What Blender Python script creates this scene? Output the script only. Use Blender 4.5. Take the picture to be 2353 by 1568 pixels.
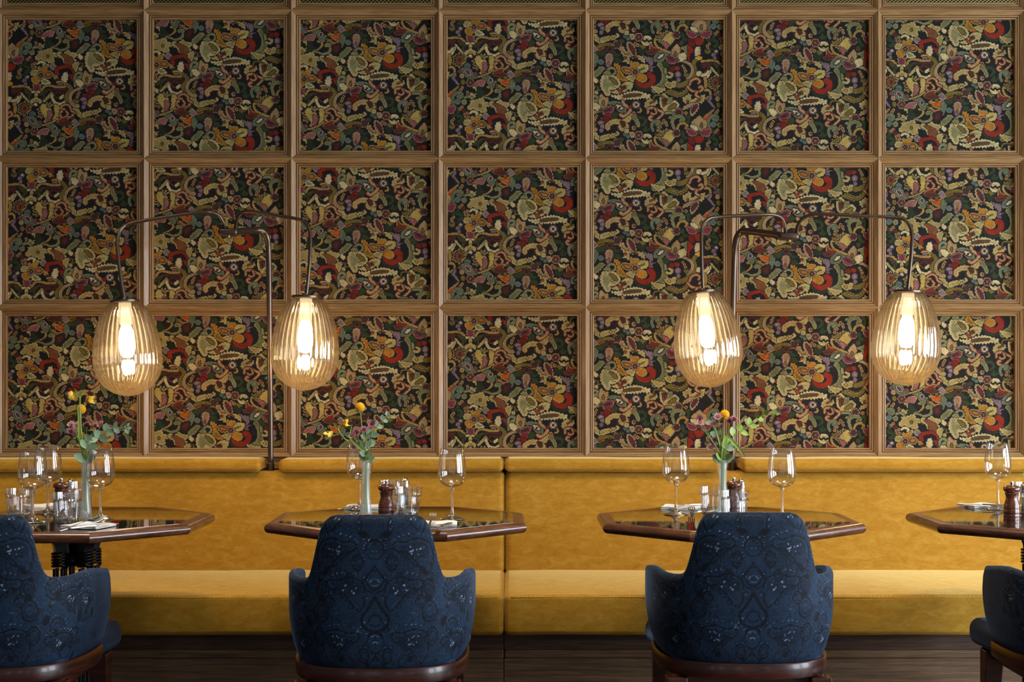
import bpy, bmesh, math, random
import numpy as np
from mathutils import Vector, Matrix, Quaternion

for o in list(bpy.data.objects):
    bpy.data.objects.remove(o, do_unlink=True)
SC = bpy.context.scene
COL = SC.collection
R = math.radians

# ------------------------------------------------------------------ camera
F, CX, YH, HC = 3350.0, 1176.5, 850.0, 1.17      # focal length in pixels, vanishing point, eye height
cd = bpy.data.cameras.new('camera'); cam = bpy.data.objects.new('camera', cd); COL.objects.link(cam)
cam.location = (0, 0, HC); cam.rotation_euler = (R(90), 0, 0)
cd.sensor_width = 36; cd.lens = F / 2353 * 36; cd.shift_y = (YH - 784) / 2353; cd.clip_start = .05
SC.camera = cam
# ------------------------------------------------------------------ exposure, world
SC.view_settings.view_transform = 'Standard'; SC.view_settings.look = 'None'
SC.view_settings.exposure = 0.0; SC.view_settings.gamma = 1; SC.view_settings.use_curve_mapping = False
SC.cycles.max_bounces = 14; SC.cycles.transmission_bounces = 14; SC.cycles.transparent_max_bounces = 24
SC.cycles.glossy_bounces = 6; SC.cycles.diffuse_bounces = 4
SC.cycles.caustics_refractive = False; SC.cycles.caustics_reflective = False
SC.cycles.sample_clamp_indirect = 6; SC.cycles.use_denoising = True
W = bpy.data.worlds.new('room light'); SC.world = W; W.use_nodes = True
W.node_tree.nodes['Background'].inputs[0].default_value = (.78, .85, 1.0, 1)
W.node_tree.nodes['Background'].inputs[1].default_value = 0.13
# ------------------------------------------------------------------ daylight through the windows, ceiling downlights
def area(name, loc, target, sx, sy, power, col, spread=None):
    l = bpy.data.lights.new(name, 'AREA'); l.shape = 'RECTANGLE'; l.size = sx; l.size_y = sy; l.energy = power; l.color = col
    o = bpy.data.objects.new(name, l); COL.objects.link(o); o.location = loc
    o.rotation_euler = (Vector(target) - Vector(loc)).to_track_quat('-Z', 'Y').to_euler()
    if spread: l.spread = R(spread)
    return o
for i, (yy, pw_) in enumerate(((0.5, 125), (2.3, 125), (4.1, 95))):
    area('window_daylight', (4.3, yy, 1.30), (0, yy + .8, .8), 1.1, 1.7, pw_, (.82, .91, 1.0))
for i, xx in enumerate((-2.6, -.9, .9, 2.6)):
    area('window_daylight', (xx, -3.4, 1.45), (xx, 4, .6), .5, 1.9, 5.5, (.85, .92, 1.0))
for i, xx in enumerate((-1.7, 0.1, 1.9)):
    area('ceiling_lamp', (xx, 3.7, 3.1), (xx, 4.3, .4), .6, .5, 9, (1.0, .86, .66), 75)

# ------------------------------------------------------------------ helpers
def P3(px, py, d):
    return Vector(((px - CX) * d / F, d, HC - (py - YH) * d / F))
def X(px, d): return (px - CX) * d / F
def Z(py, d): return HC - (py - YH) * d / F
def tag(o, label=None, cat=None, group=None, kind=None):
    if label: o['label'] = label
    if cat: o['category'] = cat
    if group: o['group'] = group
    if kind: o['kind'] = kind
    return o
def empty(name, loc=(0, 0, 0), label=None, cat=None, group=None, rz=0, kind=None):
    o = bpy.data.objects.new(name, None); COL.objects.link(o); o.location = loc; o.rotation_euler = (0, 0, rz)
    o.empty_display_size = .02
    return tag(o, label, cat, group, kind)
def obj(name, vf, mat, parent=None, smooth=False, auto=None):
    v, f = vf
    me = bpy.data.meshes.new(name); me.from_pydata([tuple(p) for p in v], [], f); me.update()
    if mat: me.materials.append(mat)
    if smooth or auto:
        me.polygons.foreach_set('use_smooth', [True] * len(me.polygons))
        if auto: me.set_sharp_from_angle(angle=R(auto))
    o = bpy.data.objects.new(name, me); COL.objects.link(o)
    if parent: o.parent = parent
    return o
def copy_tree(o, parent=None):
    c = o.copy(); COL.objects.link(c); c.parent = parent
    for k in ('label', 'group'):
        if parent is None and k in c: del c[k]
    for ch in list(o.children): copy_tree(ch, c)
    return c
def join(*vfs):
    V, Fc = [], []
    for v, f in vfs:
        n = len(V); V += [tuple(p) for p in v]; Fc += [tuple(i + n for i in q) for q in f]
    return V, Fc
def box(x0, x1, y0, y1, z0, z1):
    v = [(x, y, z) for z in (z0, z1) for y in (y0, y1) for x in (x0, x1)]
    return v, [(0, 2, 3, 1), (4, 5, 7, 6), (0, 1, 5, 4), (2, 6, 7, 3), (0, 4, 6, 2), (1, 3, 7, 5)]
def bevel_vf(vf, w, seg=3):
    bm = bmesh.new(); vs = [bm.verts.new(p) for p in vf[0]]
    for q in vf[1]: bm.faces.new([vs[i] for i in q])
    bmesh.ops.recalc_face_normals(bm, faces=bm.faces)
    bmesh.ops.bevel(bm, geom=list(bm.edges), offset=w, segments=seg, affect='EDGES', profile=.5)
    bm.verts.index_update()
    r = ([v.co.copy() for v in bm.verts], [tuple(v.index for v in f.verts) for f in bm.faces]); bm.free(); return r
def xf(vf, m):
    return [m @ Vector(p) for p in vf[0]], vf[1]
def lathe(prof, n=32, rib=0, amp=0, twist=None):
    """prof: list of (r, z); closed on the axis when r == 0"""
    V, Fc, rings = [], [], []
    for (r, z) in prof:
        if r <= 1e-6: V.append((0, 0, z)); rings.append([len(V) - 1])
        else:
            ids = []
            for k in range(n):
                a = 2 * math.pi * k / n
                rr = r * (1 + (amp * abs(math.sin(rib * a / 2)) - amp * .6 if rib else 0))
                b = a + (twist(z) if twist else 0)
                V.append((rr * math.cos(b), rr * math.sin(b), z)); ids.append(len(V) - 1)
            rings.append(ids)
    for a, b in zip(rings, rings[1:]):
        if len(a) == 1 and len(b) == 1: continue
        if len(a) == 1:
            for k in range(n): Fc.append((a[0], b[(k + 1) % n], b[k]))
        elif len(b) == 1:
            for k in range(n): Fc.append((a[k], a[(k + 1) % n], b[0]))
        else:
            for k in range(n): Fc.append((a[k], a[(k + 1) % n], b[(k + 1) % n], b[k]))
    return V, Fc
def spline(pts, k=8):
    pts = [Vector(p) for p in pts]; out = []
    for i in range(len(pts) - 1):
        p0 = pts[max(i - 1, 0)]; p1 = pts[i]; p2 = pts[i + 1]; p3 = pts[min(i + 2, len(pts) - 1)]
        for j in range(k):
            t = j / k
            out.append(.5 * ((2 * p1) + (p2 - p0) * t + (2 * p0 - 5 * p1 + 4 * p2 - p3) * t * t + (3 * p1 - p0 - 3 * p2 + p3) * t ** 3))
    out.append(pts[-1]); return out
def tube(path, r, n=10, caps=True):
    path = [Vector(p) for p in path]; m = len(path)
    rad = r if isinstance(r, (list, tuple)) else [r] * m
    V, Fc = [], []; up = None
    for i, p in enumerate(path):
        t = (path[min(i + 1, m - 1)] - path[max(i - 1, 0)]).normalized()
        if up is None:
            up = t.orthogonal().normalized()
        else:
            up = (up - t * up.dot(t))
            up = up.normalized() if up.length > 1e-6 else t.orthogonal().normalized()
        w = t.cross(up)
        for k in range(n):
            a = 2 * math.pi * k / n
            V.append(p + (up * math.cos(a) + w * math.sin(a)) * rad[i])
    for i in range(m - 1):
        for k in range(n):
            Fc.append((i * n + k, i * n + (k + 1) % n, (i + 1) * n + (k + 1) % n, (i + 1) * n + k))
    if caps: Fc += [tuple(range(n))[::-1], tuple((m - 1) * n + k for k in range(n))]
    return V, Fc

# ------------------------------------------------------------------ materials
def mat(name):
    m = bpy.data.materials.new(name); m.use_nodes = True; nt = m.node_tree
    return m, nt, nt.nodes['Principled BSDF']
def node(nt, t, **kw):
    n = nt.nodes.new(t)
    for k, v in kw.items():
        if k in n.inputs.keys(): n.inputs[k].default_value = v
        else: setattr(n, k, v)
    return n
def lk(nt, a, b): nt.links.new(a, b)
def srgb(r, g, b):
    f = lambda c: (c / 255) / 12.92 if c / 255 <= .04045 else ((c / 255 + .055) / 1.055) ** 2.4
    return (f(r), f(g), f(b), 1)
def ramp(nt, fac, stops):
    r = node(nt, 'ShaderNodeValToRGB'); e = r.color_ramp.elements
    while len(e) > 1: e.remove(e[-1])
    e[0].position = stops[0][0]; e[0].color = stops[0][1]
    for p, c in stops[1:]:
        k = e.new(p); k.color = c
    lk(nt, fac, r.inputs[0]); return r
def coords(nt, scale, rot=(0, 0, 0)):
    tc = node(nt, 'ShaderNodeTexCoord'); mp = node(nt, 'ShaderNodeMapping')
    mp.inputs['Scale'].default_value = scale; mp.inputs['Rotation'].default_value = rot
    lk(nt, tc.outputs['Object'], mp.inputs[0]); return mp.outputs[0]
def wood(name, cols, scale, rough=.45, bump=.25, spec=.4, coat=0):
    m, nt, b = mat(name)
    c = coords(nt, scale)
    n1 = node(nt, 'ShaderNodeTexNoise', Scale=1.0, Detail=7.0, Roughness=.62, Distortion=.35); lk(nt, c, n1.inputs['Vector'])
    c2 = coords(nt, tuple(s * 4 for s in scale))
    n2 = node(nt, 'ShaderNodeTexNoise', Scale=1.0, Detail=3.0); lk(nt, c2, n2.inputs['Vector'])
    mx = node(nt, 'ShaderNodeMath', operation='MULTIPLY_ADD'); lk(nt, n2.outputs[0], mx.inputs[0]); mx.inputs[1].default_value = .45
    lk(nt, n1.outputs[0], mx.inputs[2])
    sb = node(nt, 'ShaderNodeMath', operation='SUBTRACT'); lk(nt, mx.outputs[0], sb.inputs[0]); sb.inputs[1].default_value = .22
    r = ramp(nt, sb.outputs[0], [(.30, cols[0]), (.5, cols[1]), (.68, cols[2])])
    lk(nt, r.outputs[0], b.inputs['Base Color'])
    b.inputs['Roughness'].default_value = rough; b.inputs['Specular IOR Level'].default_value = spec
    b.inputs['Coat Weight'].default_value = coat; b.inputs['Coat Roughness'].default_value = .12
    bp = node(nt, 'ShaderNodeBump', Strength=bump, Distance=.001); lk(nt, mx.outputs[0], bp.inputs['Height']); lk(nt, bp.outputs[0], b.inputs['Normal'])
    return m
OAK = [srgb(112, 82, 48), srgb(141, 107, 67), srgb(164, 131, 88)]
M = {}
M['oak_h'] = wood('oak grain across', OAK, (6, 110, 190), .42, .3, .45, .12)
M['oak_v'] = wood('oak grain upright', OAK, (190, 110, 6), .42, .3, .45, .12)
DK = [srgb(48, 30, 20), srgb(74, 49, 33), srgb(96, 68, 46)]
M['oak_dark'] = wood('dark stained oak', DK, (4, 40, 90), .5)
M['oak_plinth'] = wood('plinth oak', [srgb(76, 54, 36), srgb(104, 78, 54), srgb(128, 98, 70)], (4, 60, 150), .5)
M['walnut_edge'] = wood('walnut table edge', [srgb(58, 32, 20), srgb(92, 54, 34), srgb(120, 74, 48)], (14, 14, 120), .28, .08, .5, .35)
M['mahogany'] = wood('mahogany stained frame', [srgb(34, 14, 10), srgb(58, 25, 17), srgb(76, 34, 24)], (8, 8, 60), .34, .05, .4, .2)
M['mill_wood'] = wood('turned dark wood', [srgb(50, 22, 12), srgb(92, 44, 24), srgb(118, 62, 36)], (30, 30, 90), .25, .05, .5, .5)
M['floor'] = wood('floor boards', [srgb(46, 32, 24), srgb(72, 52, 38), srgb(92, 70, 52)], (3, 30, 30), .4)

def simple(name, col, rough=.5, metal=0, **kw):
    m, nt, b = mat(name); b.inputs['Base Color'].default_value = col; b.inputs['Roughness'].default_value = rough
    b.inputs['Metallic'].default_value = metal
    for k, v in kw.items(): b.inputs[k.replace('_', ' ')].default_value = v
    n = node(nt, 'ShaderNodeTexNoise', Scale=180.0, Detail=3.0)
    bp = node(nt, 'ShaderNodeBump', Strength=.04, Distance=.0005); lk(nt, n.outputs[0], bp.inputs['Height']); lk(nt, bp.outputs[0], b.inputs['Normal'])
    return m
M['bronze'] = simple('dark bronze', srgb(92, 78, 68), .32, .85)
M['brass'] = simple('brass wire', srgb(130, 116, 72), .4, .8)
M['black_void'] = simple('dark backing', srgb(16, 14, 12), .9)
M['iron'] = simple('black cast iron', srgb(20, 20, 21), .38, .3)
M['steel'] = simple('polished cutlery steel', srgb(205, 200, 192), .28, 1)
M['chrome'] = simple('chrome', srgb(205, 205, 208), .1, 1)
M['linen'] = simple('white napkin cloth', srgb(232, 228, 224), .85, 0, Sheen_Weight=.3)
M['porcelain_salt'] = simple('white salt', srgb(225, 222, 216), .9)
M['yellow_ball'] = simple('yellow button flower', srgb(224, 160, 8), .85)
M['stem'] = simple('green stem', srgb(120, 150, 70), .5)
M['leaf_grey'] = simple('grey green leaf', srgb(128, 152, 120), .5, 0, Subsurface_Weight=.0)
M['leaf_lime'] = simple('lime green leaf', srgb(140, 165, 70), .45)
M['petal_pink'] = simple('dusty pink petal', srgb(172, 106, 118), .6)
M['petal_pale'] = simple('pale pink petal', srgb(208, 160, 158), .6)
M['petal_dark'] = simple('plum centre', srgb(110, 45, 70), .7)
M['petal_yellow'] = simple('yellow petal', srgb(238, 200, 70), .5)
M['plaster'] = simple('cream plaster', srgb(200, 192, 175), .9)
M['thread'] = simple('gold stitching thread', srgb(222, 190, 96), .7)

def velvet_gold():
    m, nt, b = mat('mustard velvet')
    c = coords(nt, (12, 12, 30)); n1 = node(nt, 'ShaderNodeTexNoise', Scale=1.6, Detail=9.0, Roughness=.66, Distortion=.6); lk(nt, c, n1.inputs['Vector'])
    c2 = coords(nt, (60, 60, 260)); n2 = node(nt, 'ShaderNodeTexNoise', Scale=1.0, Detail=4.0, Roughness=.7); lk(nt, c2, n2.inputs['Vector'])
    a = node(nt, 'ShaderNodeMath', operation='MULTIPLY_ADD'); lk(nt, n2.outputs[0], a.inputs[0]); a.inputs[1].default_value = .5; lk(nt, n1.outputs[0], a.inputs[2])
    r = ramp(nt, a.outputs[0], [(.45, srgb(150, 103, 20)), (.72, srgb(168, 122, 31)), (1.0, srgb(184, 143, 56))])
    lk(nt, r.outputs[0], b.inputs['Base Color']); b.inputs['Roughness'].default_value = .75
    b.inputs['Sheen Weight'].default_value = .8; b.inputs['Sheen Roughness'].default_value = .35; b.inputs['Sheen Tint'].default_value = srgb(232, 212, 140)
    b.inputs['Specular IOR Level'].default_value = .2
    bp = node(nt, 'ShaderNodeBump', Strength=.25, Distance=.002); lk(nt, a.outputs[0], bp.inputs['Height']); lk(nt, bp.outputs[0], b.inputs['Normal'])
    return m
M['velvet'] = velvet_gold()

def velvet_blue():
    m, nt, b = mat('navy paisley velvet')
    at = node(nt, 'ShaderNodeAttribute', attribute_name='motif')
    # wandering contour lines between the drawn motifs, folded about the middle of the chair
    tc = node(nt, 'ShaderNodeTexCoord'); sp = node(nt, 'ShaderNodeSeparateXYZ'); lk(nt, tc.outputs['Object'], sp.inputs[0])
    ab = node(nt, 'ShaderNodeMath', operation='ABSOLUTE'); lk(nt, sp.outputs[0], ab.inputs[0])
    cb = node(nt, 'ShaderNodeCombineXYZ'); lk(nt, ab.outputs[0], cb.inputs[0]); lk(nt, sp.outputs[1], cb.inputs[1]); lk(nt, sp.outputs[2], cb.inputs[2])
    n1 = node(nt, 'ShaderNodeTexNoise', Scale=22.0, Detail=1.0, Distortion=.5); lk(nt, cb.outputs[0], n1.inputs['Vector'])
    mu = node(nt, 'ShaderNodeMath', operation='MULTIPLY'); lk(nt, n1.outputs[0], mu.inputs[0]); mu.inputs[1].default_value = 75
    si = node(nt, 'ShaderNodeMath', operation='SINE'); lk(nt, mu.outputs[0], si.inputs[0])
    gt = node(nt, 'ShaderNodeMapRange'); lk(nt, si.outputs[0], gt.inputs[0]); gt.inputs[1].default_value = .45; gt.inputs[2].default_value = .95; gt.inputs[3].default_value = 0; gt.inputs[4].default_value = .17
    vo = node(nt, 'ShaderNodeTexVoronoi', feature='DISTANCE_TO_EDGE', Scale=95.0); lk(nt, cb.outputs[0], vo.inputs['Vector'])
    ve = node(nt, 'ShaderNodeMapRange'); lk(nt, vo.outputs[0], ve.inputs[0]); ve.inputs[1].default_value = .03; ve.inputs[2].default_value = .12; ve.inputs[3].default_value = .16; ve.inputs[4].default_value = 0
    n3 = node(nt, 'ShaderNodeTexNoise', Scale=9.0, Detail=3.0); lk(nt, cb.outputs[0], n3.inputs['Vector'])
    pt = node(nt, 'ShaderNodeMapRange'); lk(nt, n3.outputs[0], pt.inputs[0]); pt.inputs[1].default_value = .46; pt.inputs[2].default_value = .58
    v2 = node(nt, 'ShaderNodeMath', operation='MULTIPLY'); lk(nt, ve.outputs[0], v2.inputs[0]); lk(nt, pt.outputs[0], v2.inputs[1])
    s1 = node(nt, 'ShaderNodeMath', operation='SUBTRACT'); lk(nt, at.outputs['Fac'], s1.inputs[0]); lk(nt, gt.outputs[0], s1.inputs[1])
    s2 = node(nt, 'ShaderNodeMath', operation='SUBTRACT'); lk(nt, s1.outputs[0], s2.inputs[0]); lk(nt, v2.outputs[0], s2.inputs[1])
    n4 = node(nt, 'ShaderNodeTexNoise', Scale=16.0, Detail=5.0, Roughness=.65); lk(nt, tc.outputs['Object'], n4.inputs['Vector'])
    w = node(nt, 'ShaderNodeMath', operation='MULTIPLY_ADD'); lk(nt, n4.outputs[0], w.inputs[0]); w.inputs[1].default_value = .42; lk(nt, s2.outputs[0], w.inputs[2])
    r = ramp(nt, w.outputs[0], [(.10, srgb(5, 8, 15)), (.38, srgb(11, 19, 31)), (.62, srgb(22, 39, 60)), (.84, srgb(34, 59, 86)), (1.0, srgb(140, 152, 170))])
    lk(nt, r.outputs[0], b.inputs['Base Color']); b.inputs['Roughness'].default_value = .7
    b.inputs['Sheen Weight'].default_value = .5; b.inputs['Sheen Roughness'].default_value = .3; b.inputs['Sheen Tint'].default_value = srgb(95, 130, 180)
    b.inputs['Specular IOR Level'].default_value = .25
    bp = node(nt, 'ShaderNodeBump', Strength=.22, Distance=.0015); lk(nt, w.outputs[0], bp.inputs['Height']); lk(nt, bp.outputs[0], b.inputs['Normal'])
    return m
M['blue'] = velvet_blue()

def tapestry_mat():
    m, nt, b = mat('needlepoint tapestry paper')
    at = node(nt, 'ShaderNodeAttribute', attribute_name='stitch')
    c = coords(nt, (1, 1, 1)); n = node(nt, 'ShaderNodeTexNoise', Scale=330.0, Detail=1.0); lk(nt, c, n.inputs['Vector'])
    n2 = node(nt, 'ShaderNodeTexNoise', Scale=45.0, Detail=3.0); lk(nt, c, n2.inputs['Vector'])
    ad = node(nt, 'ShaderNodeMath', operation='ADD'); lk(nt, n.outputs[0], ad.inputs[0]); lk(nt, n2.outputs[0], ad.inputs[1])
    mr = node(nt, 'ShaderNodeMapRange'); lk(nt, ad.outputs[0], mr.inputs[0]); mr.inputs[1].default_value = .6; mr.inputs[2].default_value = 1.4; mr.inputs[3].default_value = .62; mr.inputs[4].default_value = 1.38
    mx = node(nt, 'ShaderNodeVectorMath', operation='SCALE'); lk(nt, at.outputs['Color'], mx.inputs[0]); lk(nt, mr.outputs[0], mx.inputs['Scale'])
    lk(nt, mx.outputs[0], b.inputs['Base Color']); b.inputs['Roughness'].default_value = .8; b.inputs['Specular IOR Level'].default_value = .2
    bp = node(nt, 'ShaderNodeBump', Strength=.2, Distance=.001); lk(nt, n.outputs[0], bp.inputs['Height']); lk(nt, bp.outputs[0], b.inputs['Normal'])
    return m
M['tapestry'] = tapestry_mat()

def glassm(name, col=(1, 1, 1, 1), rough=0, clear=.35, ior=1.45):
    m, nt, b = mat(name); nt.nodes.remove(b)
    out = nt.nodes['Material Output']
    g = node(nt, 'ShaderNodeBsdfGlass', IOR=ior, Roughness=rough); g.inputs[0].default_value = col
    t = node(nt, 'ShaderNodeBsdfTransparent'); t.inputs[0].default_value = col
    mx = node(nt, 'ShaderNodeMixShader'); mx.inputs[0].default_value = clear
    lk(nt, g.outputs[0], mx.inputs[1]); lk(nt, t.outputs[0], mx.inputs[2]); lk(nt, mx.outputs[0], out.inputs[0])
    return m
def thin(name, col, lo=.055, pw_=3.2):
    m, nt, b = mat(name); nt.nodes.remove(b)
    t = node(nt, 'ShaderNodeBsdfTransparent'); t.inputs[0].default_value = col; g = node(nt, 'ShaderNodeBsdfGlossy', Roughness=.015)
    lw = node(nt, 'ShaderNodeLayerWeight', Blend=.5); pw = node(nt, 'ShaderNodeMath', operation='POWER'); lk(nt, lw.outputs['Facing'], pw.inputs[0]); pw.inputs[1].default_value = pw_
    f = node(nt, 'ShaderNodeMapRange'); lk(nt, pw.outputs[0], f.inputs[0]); f.inputs[3].default_value = lo; f.inputs[4].default_value = .85; mx = node(nt, 'ShaderNodeMixShader')
    lk(nt, f.outputs[0], mx.inputs[0]); lk(nt, t.outputs[0], mx.inputs[1]); lk(nt, g.outputs[0], mx.inputs[2]); lk(nt, mx.outputs[0], nt.nodes['Material Output'].inputs[0]); return m
M['glass_thin'] = thin('thin clear bowl glass', (.985, .985, .985, 1))
M['glass_faceted'] = thin('faceted tumbler glass', (.97, .975, .98, 1), .10, 2.2)
M['glass'] = glassm('clear table glass', (1, 1, 1, 1), 0, .15)
M['water'] = thin('water', (.98, .99, 1, 1), .02, 5)
def frost():
    m, nt, b = mat('frosted vase glass'); nt.nodes.remove(b)
    t = node(nt, 'ShaderNodeBsdfTransparent'); tl = node(nt, 'ShaderNodeBsdfTranslucent'); tl.inputs[0].default_value = (.86, .92, .88, 1); df = node(nt, 'ShaderNodeBsdfDiffuse'); df.inputs[0].default_value = (.80, .86, .82, 1)
    a = node(nt, 'ShaderNodeMixShader'); a.inputs[0].default_value = .5; lk(nt, tl.outputs[0], a.inputs[1]); lk(nt, df.outputs[0], a.inputs[2])
    c = node(nt, 'ShaderNodeMixShader'); c.inputs[0].default_value = .23; lk(nt, t.outputs[0], c.inputs[1]); lk(nt, a.outputs[0], c.inputs[2])
    g = node(nt, 'ShaderNodeBsdfGlossy', Roughness=.25); d = node(nt, 'ShaderNodeMixShader'); d.inputs[0].default_value = .06; lk(nt, c.outputs[0], d.inputs[1]); lk(nt, g.outputs[0], d.inputs[2])
    lk(nt, d.outputs[0], nt.nodes['Material Output'].inputs[0]); return m
M['frost'] = frost()

def amber():
    m, nt, b = mat('ribbed amber glass'); nt.nodes.remove(b); out = nt.nodes['Material Output']
    tr = node(nt, 'ShaderNodeBsdfTransparent'); tr.inputs[0].default_value = (1.0, .95, .85, 1)
    rf = node(nt, 'ShaderNodeBsdfRefraction', IOR=1.3, Roughness=.02); rf.inputs[0].default_value = (1.0, .93, .80, 1)
    gl = node(nt, 'ShaderNodeBsdfGlossy', Roughness=.07); gl.inputs[0].default_value = (1, .92, .78, 1)
    tl = node(nt, 'ShaderNodeBsdfTranslucent'); tl.inputs[0].default_value = (1, .80, .52, 1)
    a = node(nt, 'ShaderNodeMixShader'); a.inputs[0].default_value = .40; lk(nt, tr.outputs[0], a.inputs[1]); lk(nt, rf.outputs[0], a.inputs[2])
    a2 = node(nt, 'ShaderNodeMixShader'); a2.inputs[0].default_value = .024; lk(nt, a.outputs[0], a2.inputs[1]); lk(nt, tl.outputs[0], a2.inputs[2])
    lw = node(nt, 'ShaderNodeLayerWeight', Blend=.3)
    mr = node(nt, 'ShaderNodeMapRange'); lk(nt, lw.outputs['Facing'], mr.inputs[0]); mr.inputs[3].default_value = .10; mr.inputs[4].default_value = .5
    c = node(nt, 'ShaderNodeMixShader'); lk(nt, mr.outputs[0], c.inputs[0]); lk(nt, a2.outputs[0], c.inputs[1]); lk(nt, gl.outputs[0], c.inputs[2])
    lk(nt, c.outputs[0], out.inputs[0]); return m
M['amber'] = amber()
def emit(name, col, s):
    m, nt, b = mat(name); nt.nodes.remove(b); e = node(nt, 'ShaderNodeEmission', Strength=s); e.inputs[0].default_value = col
    lk(nt, e.outputs[0], nt.nodes['Material Output'].inputs[0]); return m
M['bulb'] = emit('glowing bulb', (1, .80, .52, 1), 14)
M['socket_glow'] = emit('frosted lit socket sleeve', (1, .76, .46, 1), 1.7)
def tabletop():
    m, nt, b = mat('black glossy table surface'); b.inputs['Base Color'].default_value = srgb(24, 18, 14)
    b.inputs['Roughness'].default_value = .035; b.inputs['Specular IOR Level'].default_value = 1.0; b.inputs['IOR'].default_value = 1.9
    b.inputs['Coat Weight'].default_value = .3
    return m
M['tabletop'] = tabletop()
# ------------------------------------------------------------------ tapestry pattern: drawn in code, cell by cell
PAL = {'bg': (25, 24, 23), 'cream': (162, 144, 92), 'lt': (186, 168, 122), 'sage': (120, 117, 78), 'tan': (152, 120, 62), 'olive': (104, 88, 36),
       'dkol': (62, 58, 30), 'must': (160, 104, 28), 'rust': (132, 58, 28), 'red': (126, 36, 17), 'dred': (96, 28, 18), 'mar': (76, 36, 28),
       'dmar': (50, 27, 24), 'brown': (106, 66, 38), 'pink': (136, 82, 80), 'mag': (112, 44, 58), 'mauve': (116, 94, 100), 'purp': (76, 44, 70),
       'plum': (88, 34, 44), 'teal': (86, 98, 80), 'blue': (74, 94, 98), 'green': (44, 57, 29), 'dgr': (36, 46, 28), 'oran': (166, 74, 20),
       'yel': (168, 144, 76), 'pc': (154, 126, 88), 'ptan': (154, 122, 86), 'gold': (176, 136, 46), 'creamd': (146, 126, 74), 'saged': (100, 98, 62), 'tand': (132, 102, 50), 'pcd': (134, 104, 70)}
PK = list(PAL); PI = {k: i for i, k in enumerate(PK)}
TW, TH, CELL, OX, OY = 264, 150, 1935 / 264, 45.0, 80.0
tile = np.zeros((TH, TW), np.int16)
def closed(pts, k=7, lobe=0, nl=0):
    n = len(pts); out = []
    for i in range(n):
        p0, p1, p2, p3 = [np.array(pts[(i + j) % n], float) for j in (-1, 0, 1, 2)]
        for j in range(k):
            t = j / k
            out.append(.5 * (2 * p1 + (p2 - p0) * t + (2 * p0 - 5 * p1 + 4 * p2 - p3) * t * t + (3 * p1 - p0 - 3 * p2 + p3) * t ** 3))
    a = np.array(out)
    if lobe:
        d = np.roll(a, -1, 0) - np.roll(a, 1, 0); L = np.maximum(np.hypot(d[:, 0], d[:, 1]), 1e-6)
        s = np.cumsum(L) / 2; area_ = np.sum(a[:, 0] * np.roll(a[:, 1], -1) - a[:, 1] * np.roll(a[:, 0], -1))
        nrm = np.stack([d[:, 1] / L, -d[:, 0] / L], 1) * (1 if area_ > 0 else -1)
        a = a + nrm * (np.abs(np.sin(s * math.pi / 36)) * lobe - lobe * .5)[:, None]
    return a
def paint(inside, x0, x1, y0, y1, col, out=None, inn=None, ow=1):
    i0 = int(math.floor((x0 - OX) / CELL)) - 3; i1 = int(math.ceil((x1 - OX) / CELL)) + 3
    j0 = int(math.floor((y0 - OY) / CELL)) - 3; j1 = int(math.ceil((y1 - OY) / CELL)) + 3
    xs = OX + (np.arange(i0, i1) + .5) * CELL; ys = OY + (np.arange(j0, j1) + .5) * CELL
    gx, gy = np.meshgrid(xs, ys); m = inside(gx, gy)
    def dil(a):
        b = a.copy(); b[1:] |= a[:-1]; b[:-1] |= a[1:]; b[:, 1:] |= a[:, :-1]; b[:, :-1] |= a[:, 1:]; return b
    def put(mm, c):
        jj, ii = np.nonzero(mm); ii = ii + i0; jj = jj + j0
        k = np.floor_divide(ii, TW); ii = ii - k * TW; jj = (jj + (np.abs(k) % 2) * (TH // 2)) % TH
        tile[jj, ii] = PI[c]
    d = m
    for _ in range((ow if out else 0) + 1): d = dil(d)
    put(d, 'bg')
    if out:
        d = m
        for _ in range(ow): d = dil(d)
        put(d, out)
    put(m, col)
    core = {'cream': 'creamd', 'sage': 'saged', 'tan': 'tand', 'pc': 'pcd'}.get(col)
    if core and not inn: inn = (core, 2)
    if inn:
        e = m
        for _ in range(inn[1]): e = ~dil(~e)
        put(e, inn[0])
def poly_in(a):
    def f(gx, gy):
        m = np.zeros(gx.shape, bool); n = len(a); j = n - 1
        for i in range(n):
            xi, yi = a[i]; xj, yj = a[j]
            if yi != yj: m ^= ((yi > gy) != (yj > gy)) & (gx < (xj - xi) * (gy - yi) / (yj - yi) + xi)
            j = i
        return m
    return f
def PG(col, pts, out=None, inn=None, lobe=5, sh=(0, 0), ow=1):
    lobe = lobe * 1.7 if lobe > 4 else lobe
    mx_, my_ = sum(x for x, y in pts) / len(pts), sum(y for x, y in pts) / len(pts); pts = [(mx_ + (x - mx_) * 1.0, my_ + (y - my_) * 1.0) for x, y in pts]
    a = closed([(x + sh[0], y + sh[1]) for x, y in pts], 7, lobe)
    paint(poly_in(a), a[:, 0].min(), a[:, 0].max(), a[:, 1].min(), a[:, 1].max(), col, out, inn, ow)
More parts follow.
